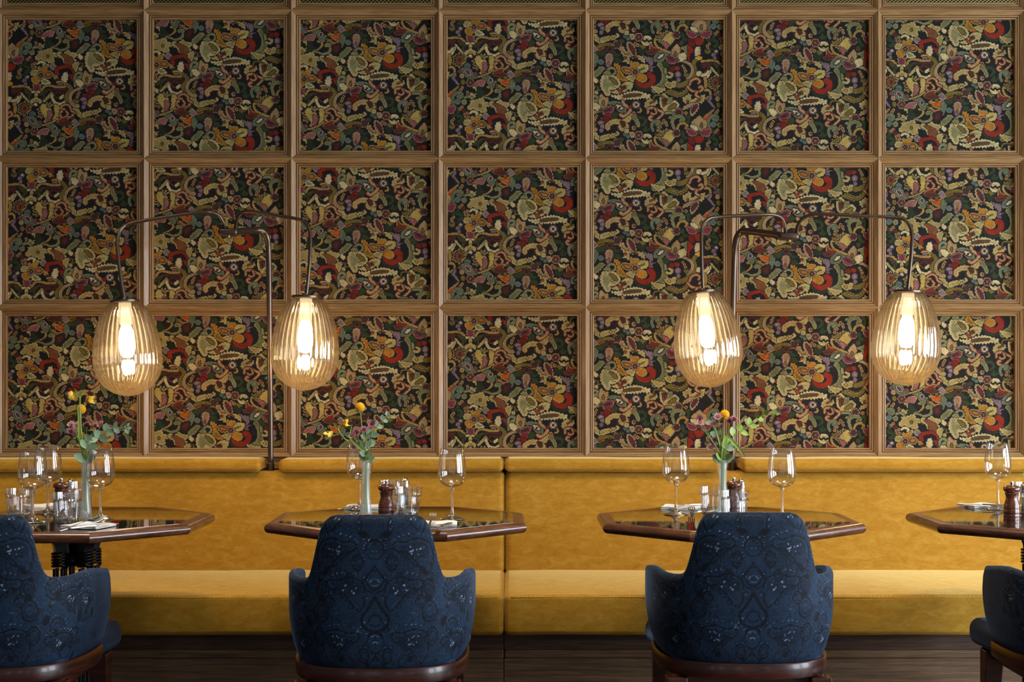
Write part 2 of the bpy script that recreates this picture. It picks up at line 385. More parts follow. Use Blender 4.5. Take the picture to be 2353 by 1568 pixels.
def ST(col, pts, w, w2=None, out=None, inn=None, lobe=.12, sh=(0, 0)):
    p = spline([(x + sh[0], y + sh[1], 0) for x, y in pts], 10); n = len(p)
    w2 = w if w2 is None else w2
    w *= .95; w2 *= .95; lobe = max(lobe * 1.5, .22) if w > 20 else lobe
    L = 0; cs = []
    for i, q in enumerate(p):
        if i: L += (q - p[i - 1]).length
        t = i / (n - 1); r = (w + (w2 - w) * t) / 2 * (1 + lobe * (abs(math.sin(L * math.pi / 34)) * 2 - 1))
        cs.append((q.x, q.y, max(r, 3.8)))
    def f(gx, gy):
        m = np.zeros(gx.shape, bool)
        for (x, y, r) in cs: m |= (gx - x) ** 2 + (gy - y) ** 2 < r * r
        return m
    xs = [c[0] for c in cs]; ys = [c[1] for c in cs]; k = max(w, w2)
    paint(f, min(xs) - k, max(xs) + k, min(ys) - k, max(ys) + k, col, out, inn)
def EL(col, x, y, a, b=None, out=None, inn=None, sh=(0, 0)):
    b = b or a; x += sh[0]; y += sh[1]
    paint(lambda gx, gy: ((gx - x) / a) ** 2 + ((gy - y) / b) ** 2 < 1, x - a, x + a, y - b, y + b, col, out, inn)
def FL(col, x, y, r, n, out=None, cen=None, sh=(0, 0)):
    x += sh[0]; y += sh[1]
    def f(gx, gy):
        th = np.arctan2(gy - y, gx - x); rr = np.hypot(gx - x, gy - y)
        return rr < r * (.72 + .3 * np.abs(np.cos(n * th / 2)))
    paint(f, x - r, x + r, y - r, y + r, col, out)
    if cen: EL(cen, x, y, r * .34)
def BD(pts, sh=(0, 0), r=10):
    for x, y in pts: EL('red', x, y, r, r, 'cream', sh=sh)
def SP(col, cx, cy, r0, r1, a0, a1, n, out):       # spiky fringe
    for i in range(n):
        a = R(a0 + (a1 - a0) * i / (n - 1)); da = .5 * R(abs(a1 - a0)) / n * 1.1
        rr = r1 * (1 if i % 2 else .84)
        PG(col, [(cx + r0 * math.cos(a - da), cy + r0 * math.sin(a - da)), (cx + rr * math.cos(a), cy + rr * math.sin(a)), (cx + r0 * math.cos(a + da), cy + r0 * math.sin(a + da))], out, None, 0)
# left half: mirrored figure
PG('mar', [(20, 845), (130, 838), (110, 885), (70, 890), (45, 905)]); ST('rust', [(100, 895), (80, 930), (50, 950)], 10)
ST('tan', [(20, 822), (120, 812), (190, 820), (240, 862)], 24); PG('dkol', [(150, 835), (200, 850), (250, 905), (225, 930), (175, 880)]); ST('dkol', [(215, 905), (226, 1010)], 22)
ST('cream', [(130, 890), (180, 950), (215, 985)], 22); ST('lt', [(122, 925), (90, 990), (62, 1010)], 32); ST('tan', [(60, 1000), (72, 1080), (50, 1135)], 36); ST('tan', [(50, 1140), (110, 1150), (122, 1205), (70, 1240)], 26, 22)
SP('mar', 172, 1065, 45, 84, 60, 300, 9, 'cream'); EL('brown', 178, 1060, 48, 52, None, ('mar', 4)); ST('tan', [(200, 1110), (240, 1080), (235, 1040)], 22, 10); SP('mar', 215, 1040, 20, 62, -50, 20, 3, 'cream')
# axis figure
PG('mag', [(256, 790), (280, 803), (300, 784), (320, 803), (344, 790), (332, 828), (338, 846), (300, 862), (262, 846), (268, 828)], 'cream', ('green', 4)); PG('lt', [(250, 866), (350, 866), (345, 890), (300, 884), (255, 890)], lobe=0)
ST('yel', [(300, 890), (300, 945)], 20, 30, 'cream'); PG('cream', [(300, 930), (330, 952), (364, 970), (355, 1005), (320, 1000), (300, 1015), (280, 1000), (240, 1005), (234, 970), (270, 952)], None, ('yel', 3)); EL('gold', 298, 992, 20, 16); PG('lt', [(284, 1012), (316, 1012), (300, 1036)], 'mauve')
# right of the axis
PG('mar', [(455, 850), (520, 830), (600, 840), (632, 828), (640, 880), (590, 908), (540, 882), (505, 915), (468, 895)], None, ('dmar', 3)); ST('rust', [(490, 898), (520, 935), (570, 950)], 11)
ST('tan', [(355, 868), (375, 826), (430, 803), (520, 820), (600, 820), (636, 788)], 26); PG('dkol', [(340, 912), (360, 880), (410, 850), (460, 838), (420, 880), (390, 920), (360, 925)]); ST('dkol', [(388, 905), (376, 1015)], 22)
ST('cream', [(385, 985), (430, 940), (470, 900)], 24, 34); ST('lt', [(470, 915), (500, 985), (560, 1012), (612, 995), (630, 950), (596, 925), (572, 945)], 30, 30)
SP('mar', 410, 1100, 50, 100, 120, 300, 8, 'cream'); PG('yel', [(365, 1030), (410, 1022), (452, 1060), (480, 1100), (490, 1150), (462, 1200), (430, 1222), (405, 1210), (425, 1180), (392, 1130), (358, 1085)], 'tan'); PG('pink', [(440, 1090), (478, 1105), (490, 1150), (462, 1196), (432, 1215), (440, 1160)]); SP('mar', 440, 1050, 12, 74, -110, -30, 3, 'cream')
EL('blue', 265, 1130, 29, 29, 'teal'); PG('teal', [(195, 1165), (240, 1150), (285, 1160), (315, 1195), (330, 1230), (378, 1250), (340, 1268), (280, 1262), (240, 1235), (222, 1200)], 'sage'); PG('purp', [(240, 1175), (280, 1185), (300, 1220), (270, 1225)], 'lt')
EL('mag', 180, 1190, 15, 15, 'pink'); EL('mag', 356, 1220, 16, 15, 'pink'); EL('pc', 205, 1240, 26, 28); ST('mauve', [(130, 1220), (108, 1265), (135, 1300), (165, 1340)], 34, 20); EL('olive', 215, 1310, 25, 30)
FL('plum', 298, 1315, 44, 6, 'pc', 'olive'); PG('pink', [(350, 1335), (380, 1300), (456, 1288), (452, 1330), (410, 1372), (370, 1365)], 'cream'); BD([(206, 1372), (188, 1398), (268, 1424), (268, 1455)])
PG('oran', [(45, 1484), (60, 1442), (100, 1412), (132, 1402), (112, 1442), (80, 1472)], 'cream'); ST('red', [(112, 1402), (160, 1366)], 9, 9, 'cream')
ST('teal', [(110, 470), (98, 405), (120, 350), (162, 330), (203, 345), (195, 382), (160, 372)], 18, 22, 'sage'); EL('blue', 155, 430, 28, 25, 'sage')
ST('cream', [(330, 262), (368, 290), (372, 340), (338, 368), (312, 345)], 26, 36); PG('dgr', [(380, 280), (412, 272), (432, 310), (472, 350), (450, 372), (400, 392), (368, 385)], lobe=9)
ST('tan', [(492, 268), (530, 268), (538, 310), (502, 350), (462, 367)], 30, 12); ST('sage', [(578, 318), (612, 300), (636, 340), (618, 385), (560, 408), (500, 392), (438, 374)], 36, 14, lobe=.3)
EL('sage', 230, 435, 31); ST('sage', [(232, 385), (290, 375), (335, 412)], 26); EL('cream', 285, 495, 30)
PG('cream', [(262, 490), (300, 450), (298, 420), (350, 410), (400, 395), (440, 388), (462, 430), (520, 440), (570, 468), (592, 515), (560, 500), (500, 482), (470, 500), (482, 530), (430, 556), (390, 530), (360, 546), (340, 510), (290, 520)], None, None, 8); EL('olive', 408, 475, 14, 16)
ST('cream', [(530, 448), (582, 485), (600, 545), (648, 592)], 54, 16, lobe=.2); ST('lt', [(292, 562), (330, 540), (372, 560), (364, 596)], 22, 28)
PG('cream', [(590, 440), (640, 408), (660, 430), (722, 440), (742, 470), (702, 500), (735, 532), (700, 542), (668, 490), (620, 460)], None, None, 7); PG('brown', [(560, 455), (620, 470), (682, 510), (686, 570), (655, 598), (612, 560), (600, 500)], 'rust')
EL('cream', 411, 583, 24, 22, None, ('yel', 2)); PG('mauve', [(440, 592), (470, 558), (492, 580), (522, 610), (480, 626), (446, 606)], 'cream')
PG('cream', [(688, 575), (710, 545), (766, 545), (756, 592), (730, 652), (700, 650)]); EL('cream', 780, 622, 22, 25); ST('olive', [(768, 550), (802, 560), (792, 592), (842, 588)], 12)
ST('red', [(527, 680), (512, 640), (542, 606), (592, 596), (642, 592), (692, 632), (712, 682), (717, 745), (712, 812)], 44, 12, lobe=.2); PG('red', [(650, 684), (702, 690), (712, 762), (690, 742)])
PG('tan', [(470, 680), (512, 690), (542, 730), (530, 762), (492, 732)]); PG('lt', [(590, 672), (628, 658), (642, 722), (622, 772), (590, 762), (574, 722)], 'purp'); EL('mar', 535, 745, 28, 15); ST('gold', [(520, 772), (560, 760), (612, 792)], 18); EL('mauve', 560, 788, 32, 14)
PG('must', [(312, 595), (345, 612), (375, 595), (406, 602), (386, 650), (350, 666), (322, 642)], 'cream'); PG('brown', [(375, 680), (420, 645), (466, 670), (452, 712), (390, 712)], 'cream', ('must', 3)); PG('lt', [(350, 730), (400, 730), (452, 780), (362, 790)], None, ('sage', 2))
PG('must', [(245, 720), (310, 715), (332, 750), (292, 785), (255, 765)], 'cream'); PG('cream', [(224, 640), (300, 630), (312, 690), (232, 690)]); FL('plum', 338, 690, 36, 6, 'cream', 'olive')
PG('mag', [(30, 485), (80, 465), (122, 475), (110, 522), (60, 556), (30, 550)], 'pc', ('brown', 4)); ST('green', [(128, 500), (166, 520), (152, 572), (95, 588)], 38, 26); ST('green', [(152, 590), (196, 600), (198, 648), (168, 652)], 34)
PG('mar', [(182, 510), (230, 500), (252, 540), (222, 562)]); BD([(202, 490), (180, 515), (235, 572), (265, 560), (245, 602), (276, 600)]); BD([(110, 625), (92, 648), (95, 672)])
PG('olive', [(58, 690), (95, 702), (127, 680), (120, 722), (90, 737), (64, 720)]); ST('purp', [(128, 682), (160, 694)], 12); EL('mauve', 187, 712, 24, 24, None, ('lt', 2)); EL('mauve', 160, 750, 26, 24); EL('mauve', 172, 785, 18, 22)
# centre right
PG('teal', [(400, 1245), (460, 1235), (520, 1250), (560, 1300), (565, 1350), (545, 1366), (500, 1330), (482, 1280), (450, 1265)], 'sage'); EL('purp', 524, 1290, 18, 26, 'lt')
for (x, y, c) in ((590, 1340, 'olive'), (620, 1312, 'dgr'), (612, 1288, 'gold'), (596, 1366, 'olive'), (636, 1350, 'gold'), (580, 1308, 'sage')): EL(c, x, y, 13)
PG('oran', [(622, 1268), (660, 1292), (720, 1282), (788, 1262), (772, 1310), (720, 1346), (660, 1332)], 'cream', ('must', 4)); ST('rust', [(618, 1352), (680, 1392), (732, 1350)], 12, 12, 'cream')
PG('teal', [(760, 1278), (792, 1272), (796, 1330), (770, 1400), (745, 1448), (733, 1410), (750, 1340)], 'sage'); PG('dmar', [(655, 1420), (742, 1388), (742, 1462), (700, 1502), (660, 1482)], None, ('mar', 3))
PG('green', [(798, 1250), (840, 1232), (885, 1240), (882, 1282), (840, 1312), (788, 1290)], lobe=10); PG('green', [(950, 1262), (980, 1250), (1010, 1285), (1052, 1300), (1000, 1318), (960, 1310)], lobe=8); PG('green', [(960, 1325), (1040, 1342), (1056, 1384), (985, 1376)], lobe=8)
PG('pc', [(884, 1330), (892, 1296), (925, 1282), (958, 1298), (964, 1348), (942, 1400), (908, 1440), (892, 1392)], 'purp', None, 0, ow=2); EL('pink', 916, 1398, 10, 20); ST('purp', [(902, 1440), (885, 1468)], 9)
EL('blue', 830, 1378, 27, 24, 'sage'); PG('sage', [(733, 1512), (790, 1460), (822, 1428), (874, 1444), (850, 1482), (800, 1536), (750, 1552)]); PG('lt', [(752, 1550), (790, 1572), (812, 1600), (775, 1612), (748, 1590)]); EL('rust', 812, 1600, 10)
ST('sage', [(905, 1478), (938, 1446), (986, 1455), (992, 1500), (962, 1520)], 26, 20)
PG('must', [(972, 1400), (1020, 1398), (1052, 1440), (1060, 1490), (1110, 1552), (1155, 1582), (1100, 1592), (1040, 1580), (1008, 1540), (1020, 1490), (1000, 1440)], None, ('olive', 3), 9)
PG('cream', [(868, 1530), (920, 1582), (992, 1662), (960, 1682), (930, 1672), (932, 1732), (900, 1752), (868, 1712), (838, 1660), (832, 1600), (850, 1550)], 'lt', ('sage', 3), 7)
PG('cream', [(886, 1518), (950, 1530), (1012, 1560), (1042, 1620), (1032, 1656), (990, 1650), (930, 1588)], 'lt'); PG('olive', [(925, 1555), (985, 1578), (1014, 1622), (975, 1622)], None, None, 8); PG('sage', [(866, 1512), (885, 1480), (932, 1490), (938, 1518)])
PG('cream', [(948, 1716), (1010, 1692), (1040, 1660), (1090, 1610), (1150, 1600), (1188, 1610), (1182, 1662), (1160, 1696), (1140, 1680), (1100, 1712), (1020, 1736)], None, ('sage', 5)); PG('rust', [(1018, 1680), (1045, 1690), (1078, 1718), (1050, 1728)])
for k in range(3): ST('rust', [(1055 + k * 20, 1655 - k * 4), (1072 + k * 20, 1690 - k * 8)], 8)
ST('rust', [(1050, 1662), (1105, 1645)], 7); ST('rust', [(1062, 1690), (1112, 1668)], 7)
PG('mauve', [(1292, 1295), (1320, 1312), (1350, 1325), (1402, 1332), (1416, 1372), (1402, 1422), (1370, 1436), (1376, 1392), (1340, 1362)], None, None, 8); PG('mauve', [(1366, 1442), (1442, 1428), (1402, 1452), (1414, 1482), (1368, 1476)], None, ('purp', 2))
ST('dgr', [(1205, 1565), (1240, 1655), (1315, 1690), (1400, 1668), (1438, 1600)], 34, 28, lobe=.3); ST('red', [(1368, 1518), (1410, 1550), (1402, 1612), (1340, 1645), (1275, 1632), (1240, 1590)], 62, 50, lobe=.1)
PG('must', [(1165, 1374), (1190, 1386), (1242, 1390), (1256, 1430), (1240, 1475), (1190, 1470), (1166, 1410)], 'cream', None, 6); PG('brown', [(1068, 1440), (1150, 1448), (1192, 1480), (1150, 1506), (1094, 1496)], 'cream', ('must', 3), 6)
PG('yel', [(1245, 1440), (1300, 1408), (1356, 1424), (1340, 1480), (1270, 1496), (1240, 1475)], 'cream', None, 6); PG('must', [(1215, 1536), (1270, 1514), (1336, 1540), (1330, 1590), (1280, 1596), (1230, 1566)], 'cream', None, 6); PG('cream', [(1108, 1552), (1190, 1518), (1218, 1540), (1192, 1602), (1160, 1590)], lobe=6); FL('plum', 1215, 1490, 38, 6, 'cream', 'olive'); ST('sage', [(1260, 1472), (1320, 1445)], 6)
FL('plum', 1010, 1184, 46, 6, 'pc', 'green'); PG('pc', [(1040, 1210), (1080, 1208), (1110, 1258), (1182, 1290), (1160, 1312), (1090, 1302), (1050, 1262)], None, None, 7)
PG('cream', [(1050, 1255), (1110, 1300), (1170, 1300), (1230, 1300), (1312, 1330), (1318, 1384), (1280, 1362), (1240, 1340), (1180, 1332), (1152, 1320), (1142, 1402), (1110, 1372), (1078, 1382), (1092, 1330)], None, None, 9); ST('rust', [(1180, 1314), (1245, 1332)], 12); EL('rust', 1104, 1330, 10, 18)
PG('pc', [(1122, 1168), (1150, 1153), (1202, 1190), (1222, 1250), (1228, 1292), (1190, 1312), (1150, 1282), (1124, 1222)], None, None, 7); PG('plum', [(1144, 1180), (1176, 1190), (1212, 1260), (1206, 1300), (1170, 1250)], None, None, 3)
PG('dgr', [(1250, 1200), (1320, 1180), (1342, 1230), (1300, 1292), (1250, 1272)]); PG('olive', [(1265, 1188), (1332, 1200), (1300, 1235)]); BD([(1214, 1174), (1245, 1190)], r=13)
EL('lt', 1345, 1140, 60, 58, None, ('cream', 3)); ST('bg', [(1296, 1130), (1320, 1148), (1345, 1132), (1368, 1148), (1392, 1136)], 12); FL('plum', 1255, 1100, 45, 6, 'pc', 'olive'); PG('pc', [(1142, 1068), (1200, 1068), (1212, 1110), (1180, 1132), (1150, 1100)], None, ('mauve', 3)); EL('blue', 1110, 1090, 29, 26, 'dgr'); EL('teal', 1136, 1116, 20)
ST('olive', [(650, 800), (684, 860), (640, 930), (664, 990), (735, 1060)], 36, 44, lobe=.3); ST('cream', [(735, 1060), (790, 1125), (840, 1155)], 50, 40, lobe=.25); ST('cream', [(840, 1140), (900, 1115), (1000, 1100)], 50, 34, lobe=.35); ST('cream', [(990, 1105), (1028, 1085), (1010, 1064)], 20); EL('gold', 940, 1106, 13)
ST('pc', [(812, 834), (742, 852), (692, 902), (682, 970), (722, 1022), (772, 1034)], 26, 40)
ST('sage', [(727, 815), (724, 702), (750, 662), (790, 672), (798, 704), (765, 716)], 16, 30, 'teal')
PG('ptan', [(830, 650), (870, 682), (908, 692), (892, 762), (862, 812), (834, 800), (814, 732)], 'tan', ('pc', 3), 6); EL('olive', 858, 742, 12, 30); PG('lt', [(738, 745), (790, 750), (832, 800), (812, 830), (758, 800)], 'cream', None, 7); PG('mag', [(866, 810), (920, 780), (968, 784), (956, 836), (900, 866), (858, 850)], 'pc', None, 7); ST('green', [(885, 828), (930, 812)], 12); EL('purp', 836, 820, 22, 14, 'olive')
PG('teal', [(912, 740), (970, 728), (1050, 738), (1096, 780), (1108, 832), (1050, 838), (1010, 802), (980, 756)], 'sage'); PG('lt', [(1000, 760), (1050, 768), (1074, 806), (1030, 802)], 'purp'); EL('plum', 1042, 790, 10)
PG('green', [(925, 892), (965, 850), (990, 832), (1024, 860), (1002, 900), (950, 912)]); ST('red', [(832, 912), (862, 925), (892, 888), (925, 890)], 34, 44); EL('dred', 898, 922, 36, 34); BD([(780, 885), (766, 910), (758, 936)]); PG('olive', [(718, 955), (760, 972), (784, 950), (776, 992), (745, 1006), (722, 985)])
EL('mauve', 830, 962, 36, 22, 'purp', ('pc', 2)); EL('mauve', 852, 1000, 28, 26, None, ('pc', 3)); EL('mauve', 836, 1046, 22, 24)
EL('cream', 1085, 1005, 62, 54, 'rust'); ST('cream', [(912, 1032), (906, 990), (942, 960), (1000, 945), (1060, 955), (1120, 935), (1160, 890), (1205, 885)], 36, 44, 'rust', lobe=.3); EL('cream', 1085, 1005, 56, 50); PG('mar', [(1050, 945), (1090, 950), (1102, 990), (1080, 1012), (1060, 985)]); EL('cream', 1118, 1052, 28)
EL('cream', 1200, 1020, 21, 21, 'rust'); EL('blue', 1202, 1020, 9); ST('sage', [(1200, 892), (1232, 940), (1252, 990)], 46, 36, lobe=.2); ST('green', [(1250, 900), (1312, 910), (1332, 952), (1290, 992)], 34, 28)
PG('lt', [(942, 655), (1000, 656), (1080, 640), (1130, 620), (1200, 608), (1260, 615), (1378, 652), (1362, 692), (1300, 680), (1230, 692), (1160, 692), (1060, 702), (1000, 682)], None, ('cream', 2), 13); PG('brown', [(1082, 660), (1150, 640), (1272, 640), (1270, 656), (1180, 666), (1100, 678)], None, ('dkol', 1), 4)
ST('pc', [(1070, 710), (1092, 752), (1132, 782), (1164, 800), (1142, 850), (1082, 886), (1048, 866)], 26, 26, 'rust'); EL('red', 1160, 782, 17); EL('mauve', 1226, 758, 44, 42, 'purp', ('lt', 1)); FL('lt', 1226, 758, 34, 4, None, 'purp'); ST('tan', [(1244, 845), (1280, 832), (1272, 800)], 18); BD([(1200, 850), (1200, 880)])
EL('dkol', 1060, 1145, 34, 22); EL('dkol', 718, 1165, 28, 26); ST('olive', [(798, 1212), (850, 1190), (920, 1180), (972, 1190)], 34, 26, lobe=.3); ST('oran', [(800, 1252), (870, 1218)], 12, 16); PG('dmar', [(900, 1240), (925, 1208), (962, 1232), (935, 1262)], 'brown'); PG('mauve', [(716, 1222), (745, 1188), (772, 1212), (792, 1240), (750, 1256)], 'cream')
ST('pc', [(742, 1112), (702, 1088), (682, 1040), (640, 1018), (590, 1040), (582, 1072), (622, 1070)], 18, 16, 'rust'); ST('pc', [(722, 1130), (690, 1160), (640, 1168), (582, 1152), (566, 1112), (592, 1096)], 18, 20, 'rust'); ST('pc', [(640, 1090), (662, 1120), (640, 1145)], 14, 14, 'rust')
PG('yel', [(512, 1028), (560, 1040), (552, 1100), (542, 1180), (498, 1212), (520, 1130)], 'tan'); PG('red', [(552, 1222), (600, 1170), (684, 1158), (642, 1196), (590, 1216)], 'cream'); PG('mar', [(560, 1228), (640, 1202), (704, 1232), (640, 1252)], 'brown'); ST('tan', [(380, 1252), (430, 1240), (500, 1212), (556, 1175)], 20, 20); EL('olive', 690, 1262, 20)
# far right of the repeat
q = (695, -800); q2 = (695, 300)
ST('sage', [(788, 1100), (832, 1150), (852, 1250), (822, 1330), (740, 1390)], 46, 56, None, None, .3, q); ST('sage', [(856, 1150), (862, 1200)], 26, 30, sh=q); ST('cream', [(900, 1195), (935, 1215), (918, 1248), (870, 1240)], 26, 26, sh=q); PG('cream', [(698, 1350), (780, 1362), (862, 1380), (802, 1424), (760, 1424)], None, None, 9, q)
PG('cream', [(852, 1330), (880, 1295), (920, 1310), (960, 1290), (990, 1320), (1000, 1350), (950, 1362), (900, 1375)], None, None, 8, q); EL('gold', 902, 1334, 13, 13, sh=q); PG('olive', [(855, 1422), (920, 1388), (1010, 1420), (1080, 1380), (1110, 1320), (1118, 1380), (1082, 1440), (1000, 1474), (930, 1452)], None, None, 8, q); ST('tan', [(920, 1418), (1000, 1440), (1080, 1410)], 12, 12, sh=q)
ST('olive', [(1200, 1060), (1172, 1100), (1192, 1190), (1150, 1270), (1056, 1332), (1000, 1340)], 34, 44, None, None, .3, q)
ST('pc', [(992, 1072), (1080, 1076), (1150, 1122), (1160, 1200), (1100, 1260)], 26, 34, sh=q); PG('ptan', [(982, 888), (1010, 922), (1014, 980), (992, 1042), (950, 1040), (924, 970)], 'tan', ('pc', 3), 6, q); EL('olive', 970, 985, 12, 28, sh=q); PG('lt', [(1008, 1000), (1092, 980), (1080, 1042), (1020, 1070)], 'cream', None, 6, q); PG('mag', [(868, 998), (922, 1008), (982, 1050), (960, 1092), (888, 1080)], 'pc', None, 6, q); ST('green', [(900, 1030), (945, 1055)], 12, 12, sh=q); EL('purp', 992, 1055, 18, 12, 'olive', sh=q)
PG('green', [(815, 1058), (880, 1090), (904, 1132), (850, 1132)], None, None, 6, q); ST('red', [(902, 1162), (950, 1150), (1002, 1152)], 36, 44, sh=q); EL('dred', 930, 1160, 30, 30, sh=q); BD([(1056, 1128), (1072, 1156), (1084, 1182)], q); PG('olive', [(1062, 1205), (1092, 1216), (1118, 1200), (1110, 1242), (1080, 1246)], None, None, 5, q); EL('mauve', 1000, 1220, 30, 34, 'purp', ('pc', 3), q); EL('mauve', 1005, 1280, 22, 24, sh=q)
PG('teal', [(736, 1060), (750, 1002), (800, 970), (912, 974), (862, 1010), (832, 1056), (780, 1068)], 'sage', None, 6, q); PG('lt', [(770, 1040), (800, 1000), (840, 992), (810, 1032)], 'purp', None, 3, q); PG('red', [(692, 880), (732, 920), (822, 945), (760, 958), (690, 940)], 'cream', None, 6, q); PG('mar', [(648, 970), (720, 950), (764, 966), (700, 992)], 'brown', None, 6, q)
ST('tan', [(790, 830), (748, 822), (742, 862), (770, 910), (840, 945), (915, 975)], 22, 24, sh=q)
SP('mar', 880 + 695, 830 - 800, 50, 116, 170, 300, 8, 'cream'); PG('yel', [(915, 750), (962, 772), (952, 832), (904, 892), (872, 932), (842, 900), (820, 862), (858, 792)], 'tan', None, 5, q); PG('pink', [(830, 850), (870, 860), (900, 890), (872, 928), (842, 896)], None, None, 5, q); FL('plum', 985, 776, 42, 6, 'pc', 'green', q); ST('green', [(1048, 760), (1068, 822), (1122, 832)], 36, 30, sh=q); EL('dkol', 1040, 865, 26, 30, sh=q)
PG('cream', [(803, 380), (842, 338), (892, 388), (882, 450), (830, 502), (806, 450)], 'lt', None, 4, q2)
for k in range(4): ST('rust', [(822 + k * 3, 400 + k * 22), (868, 392 + k * 20)], 7, 7, sh=q2)
ST('rust', [(850, 380), (835, 470)], 7, 7, sh=q2)
PG('cream', [(833, 522), (880, 462), (950, 418), (1002, 448), (992, 492), (930, 532), (860, 542)], 'lt', None, 5, q2); PG('olive', [(890, 505), (930, 460), (978, 450), (950, 500)], None, None, 7, q2); PG('sage', [(890, 390), (930, 375), (935, 410), (885, 450)], None, None, 6, q2)
PG('cream', [(628, 442), (680, 394), (740, 400), (772, 430), (742, 466), (680, 470), (640, 498)], None, None, 8, q2); ST('rust', [(690, 440), (748, 414)], 12, 10, sh=q2); ST('olive', [(724, 402), (736, 360), (790, 350), (822, 366)], 15, 15, sh=q2)
ST('pc', [(664, 548), (668, 502), (730, 494), (790, 524), (832, 550), (790, 602), (740, 636), (688, 628), (682, 594), (710, 590)], 20, 18, 'rust', sh=q2); ST('pc', [(740, 498), (758, 545), (722, 568), (700, 552)], 15, 14, 'rust', sh=q2)
ST('sage', [(858, 552), (932, 550), (948, 586), (900, 606)], 28, 24, sh=q2); FL('plum', 1005, 545, 44, 6, 'pc', 'green', q2); ST('sage', [(960, 732), (934, 652), (960, 602), (1022, 588), (1056, 622), (1040, 648)], 26, 40, None, None, .3, q2)
ST('teal', [(722, 748), (704, 690), (732, 650), (790, 650), (792, 682), (762, 682)], 17, 22, 'sage', sh=q2); BD([(842, 640), (826, 664), (862, 660), (872, 686), (802, 706), (780, 722), (776, 748)], q2); PG('green', [(600, 740), (620, 720), (640, 690), (655, 730), (685, 715), (670, 755), (630, 760)], None, None, 6, q2); PG('olive', [(740, 775), (770, 785), (800, 770), (790, 808), (755, 810)], None, None, 4, q2)
ST('tan', [(990, 732), (1012, 682), (1070, 664), (1106, 700), (1084, 722)], 24, 32, sh=q2); ST('green', [(1090, 590), (1122, 600), (1110, 655)], 44, 30, sh=q2)
PG('cream', [(1050, 382), (1080, 370), (1110, 338), (1146, 350), (1140, 402), (1210, 380), (1296, 348), (1292, 402), (1262, 440), (1190, 430), (1110, 442), (1070, 430)], None, None, 9, q2); ST('rust', [(1200, 424), (1244, 402)], 11, 11, sh=q2); EL('rust', 1108, 425, 9, 14, sh=q2)
PG('pc', [(1050, 512), (1090, 462), (1182, 438), (1150, 472), (1100, 502)], None, None, 7, q2); PG('pc', [(1150, 584), (1134, 520), (1180, 450), (1228, 438), (1228, 502), (1192, 552)], None, None, 7, q2); PG('plum', [(1152, 550), (1160, 500), (1200, 455), (1216, 480), (1180, 530)], None, None, 3, q2); BD([(1088, 552)], q2, 13)
ST('pc', [(1105, 255), (1150, 300), (1220, 312), (1272, 290), (1262, 250), (1236, 266)], 20, 18, 'rust', sh=q2); ST('pc', [(1128, 240), (1150, 190), (1210, 164), (1246, 196), (1228, 216)], 20, 18, 'rust', sh=q2); ST('pc', [(1215, 312), (1198, 350), (1236, 376)], 20, 18, 'rust', sh=q2)
EL('lt', 1235, 110, 34, 30, sh=q2); ST('lt', [(1262, 130), (1310, 120), (1345, 80)], 30, 24, sh=q2)
q3 = (695, 300)
PG('dred', [(1118, 825), (1170, 815), (1190, 850), (1180, 900), (1125, 890)], None, None, 5, q3); PG('red', [(1186, 812), (1282, 820), (1274, 872), (1230, 888), (1200, 872)], None, None, 6, q3)
PG('ptan', [(1158, 660), (1212, 612), (1240, 588), (1272, 622), (1314, 650), (1302, 722), (1240, 764), (1190, 732)], 'tan', ('pc', 3), 6, q3); EL('olive', 1262, 690, 12, 32, sh=q3); PG('lt', [(1138, 690), (1190, 690), (1232, 740), (1222, 772), (1168, 740)], None, None, 6, q3); PG('mag', [(1096, 728), (1150, 740), (1212, 772), (1182, 802), (1128, 792)], 'pc', None, 6, q3); PG('mag', [(1258, 772), (1310, 735), (1368, 738), (1342, 802), (1280, 800)], 'pc', None, 6, q3); EL('purp', 1232, 768, 18, 13, 'olive', sh=q3)
PG('sage', [(1026, 925), (1070, 904), (1112, 898), (1106, 1000), (1070, 950)], None, None, 5, (695, -800)); PG('red', [(1112, 900), (1172, 950), (1132, 1000), (1128, 1062), (1112, 1060)], None, None, 6, (695, -800)); PG('lt', [(1200, 920), (1240, 912), (1250, 980), (1215, 1040), (1190, 990)], 'purp', None, 5, (695, -800)); PG('gold', [(1190, 1035), (1240, 1010), (1270, 1040), (1230, 1060)], None, None, 5, (695, -800))
PAL_LIN = np.array([srgb(*PAL[k])[:3] for k in PK]) * .88
# ------------------------------------------------------------------ the panelled wall
D = 5.45                                   # distance of the moulding ridge plane
ST_X = [X(p, D) for p in (-7, 330.5, 669.2, 1008.5, 1345.9, 1682.6, 2018.7, 2355)]
ST_X = [ST_X[0] - .549] + ST_X + [ST_X[-1] + .547]
RZ = [Z(1050, D), Z(707, D), Z(363.9, D), Z(23, D), Z(23, D) + .557]     # rails, bottom to top
PW = .0315                                 # half width of a moulding
YP = D + .030                              # plane of the tapestry paper
wall = obj('wall_back', box(ST_X[0] - .6, ST_X[-1] + .6, YP + .004, YP + .12, 0, 3.2), M['oak_h']); tag(wall, kind='structure', label='oak panelled wall with square tapestry panels behind the banquettes')
floor = obj('floor', box(-5, 5, -4, YP + .1, -.05, 0), M['floor']); tag(floor, kind='structure', label='dark wooden floor')
ceil = obj('ceiling', box(-5, 5, -4, YP + .1, 3.2, 3.25), M['plaster']); tag(ceil, kind='structure', label='plain ceiling')
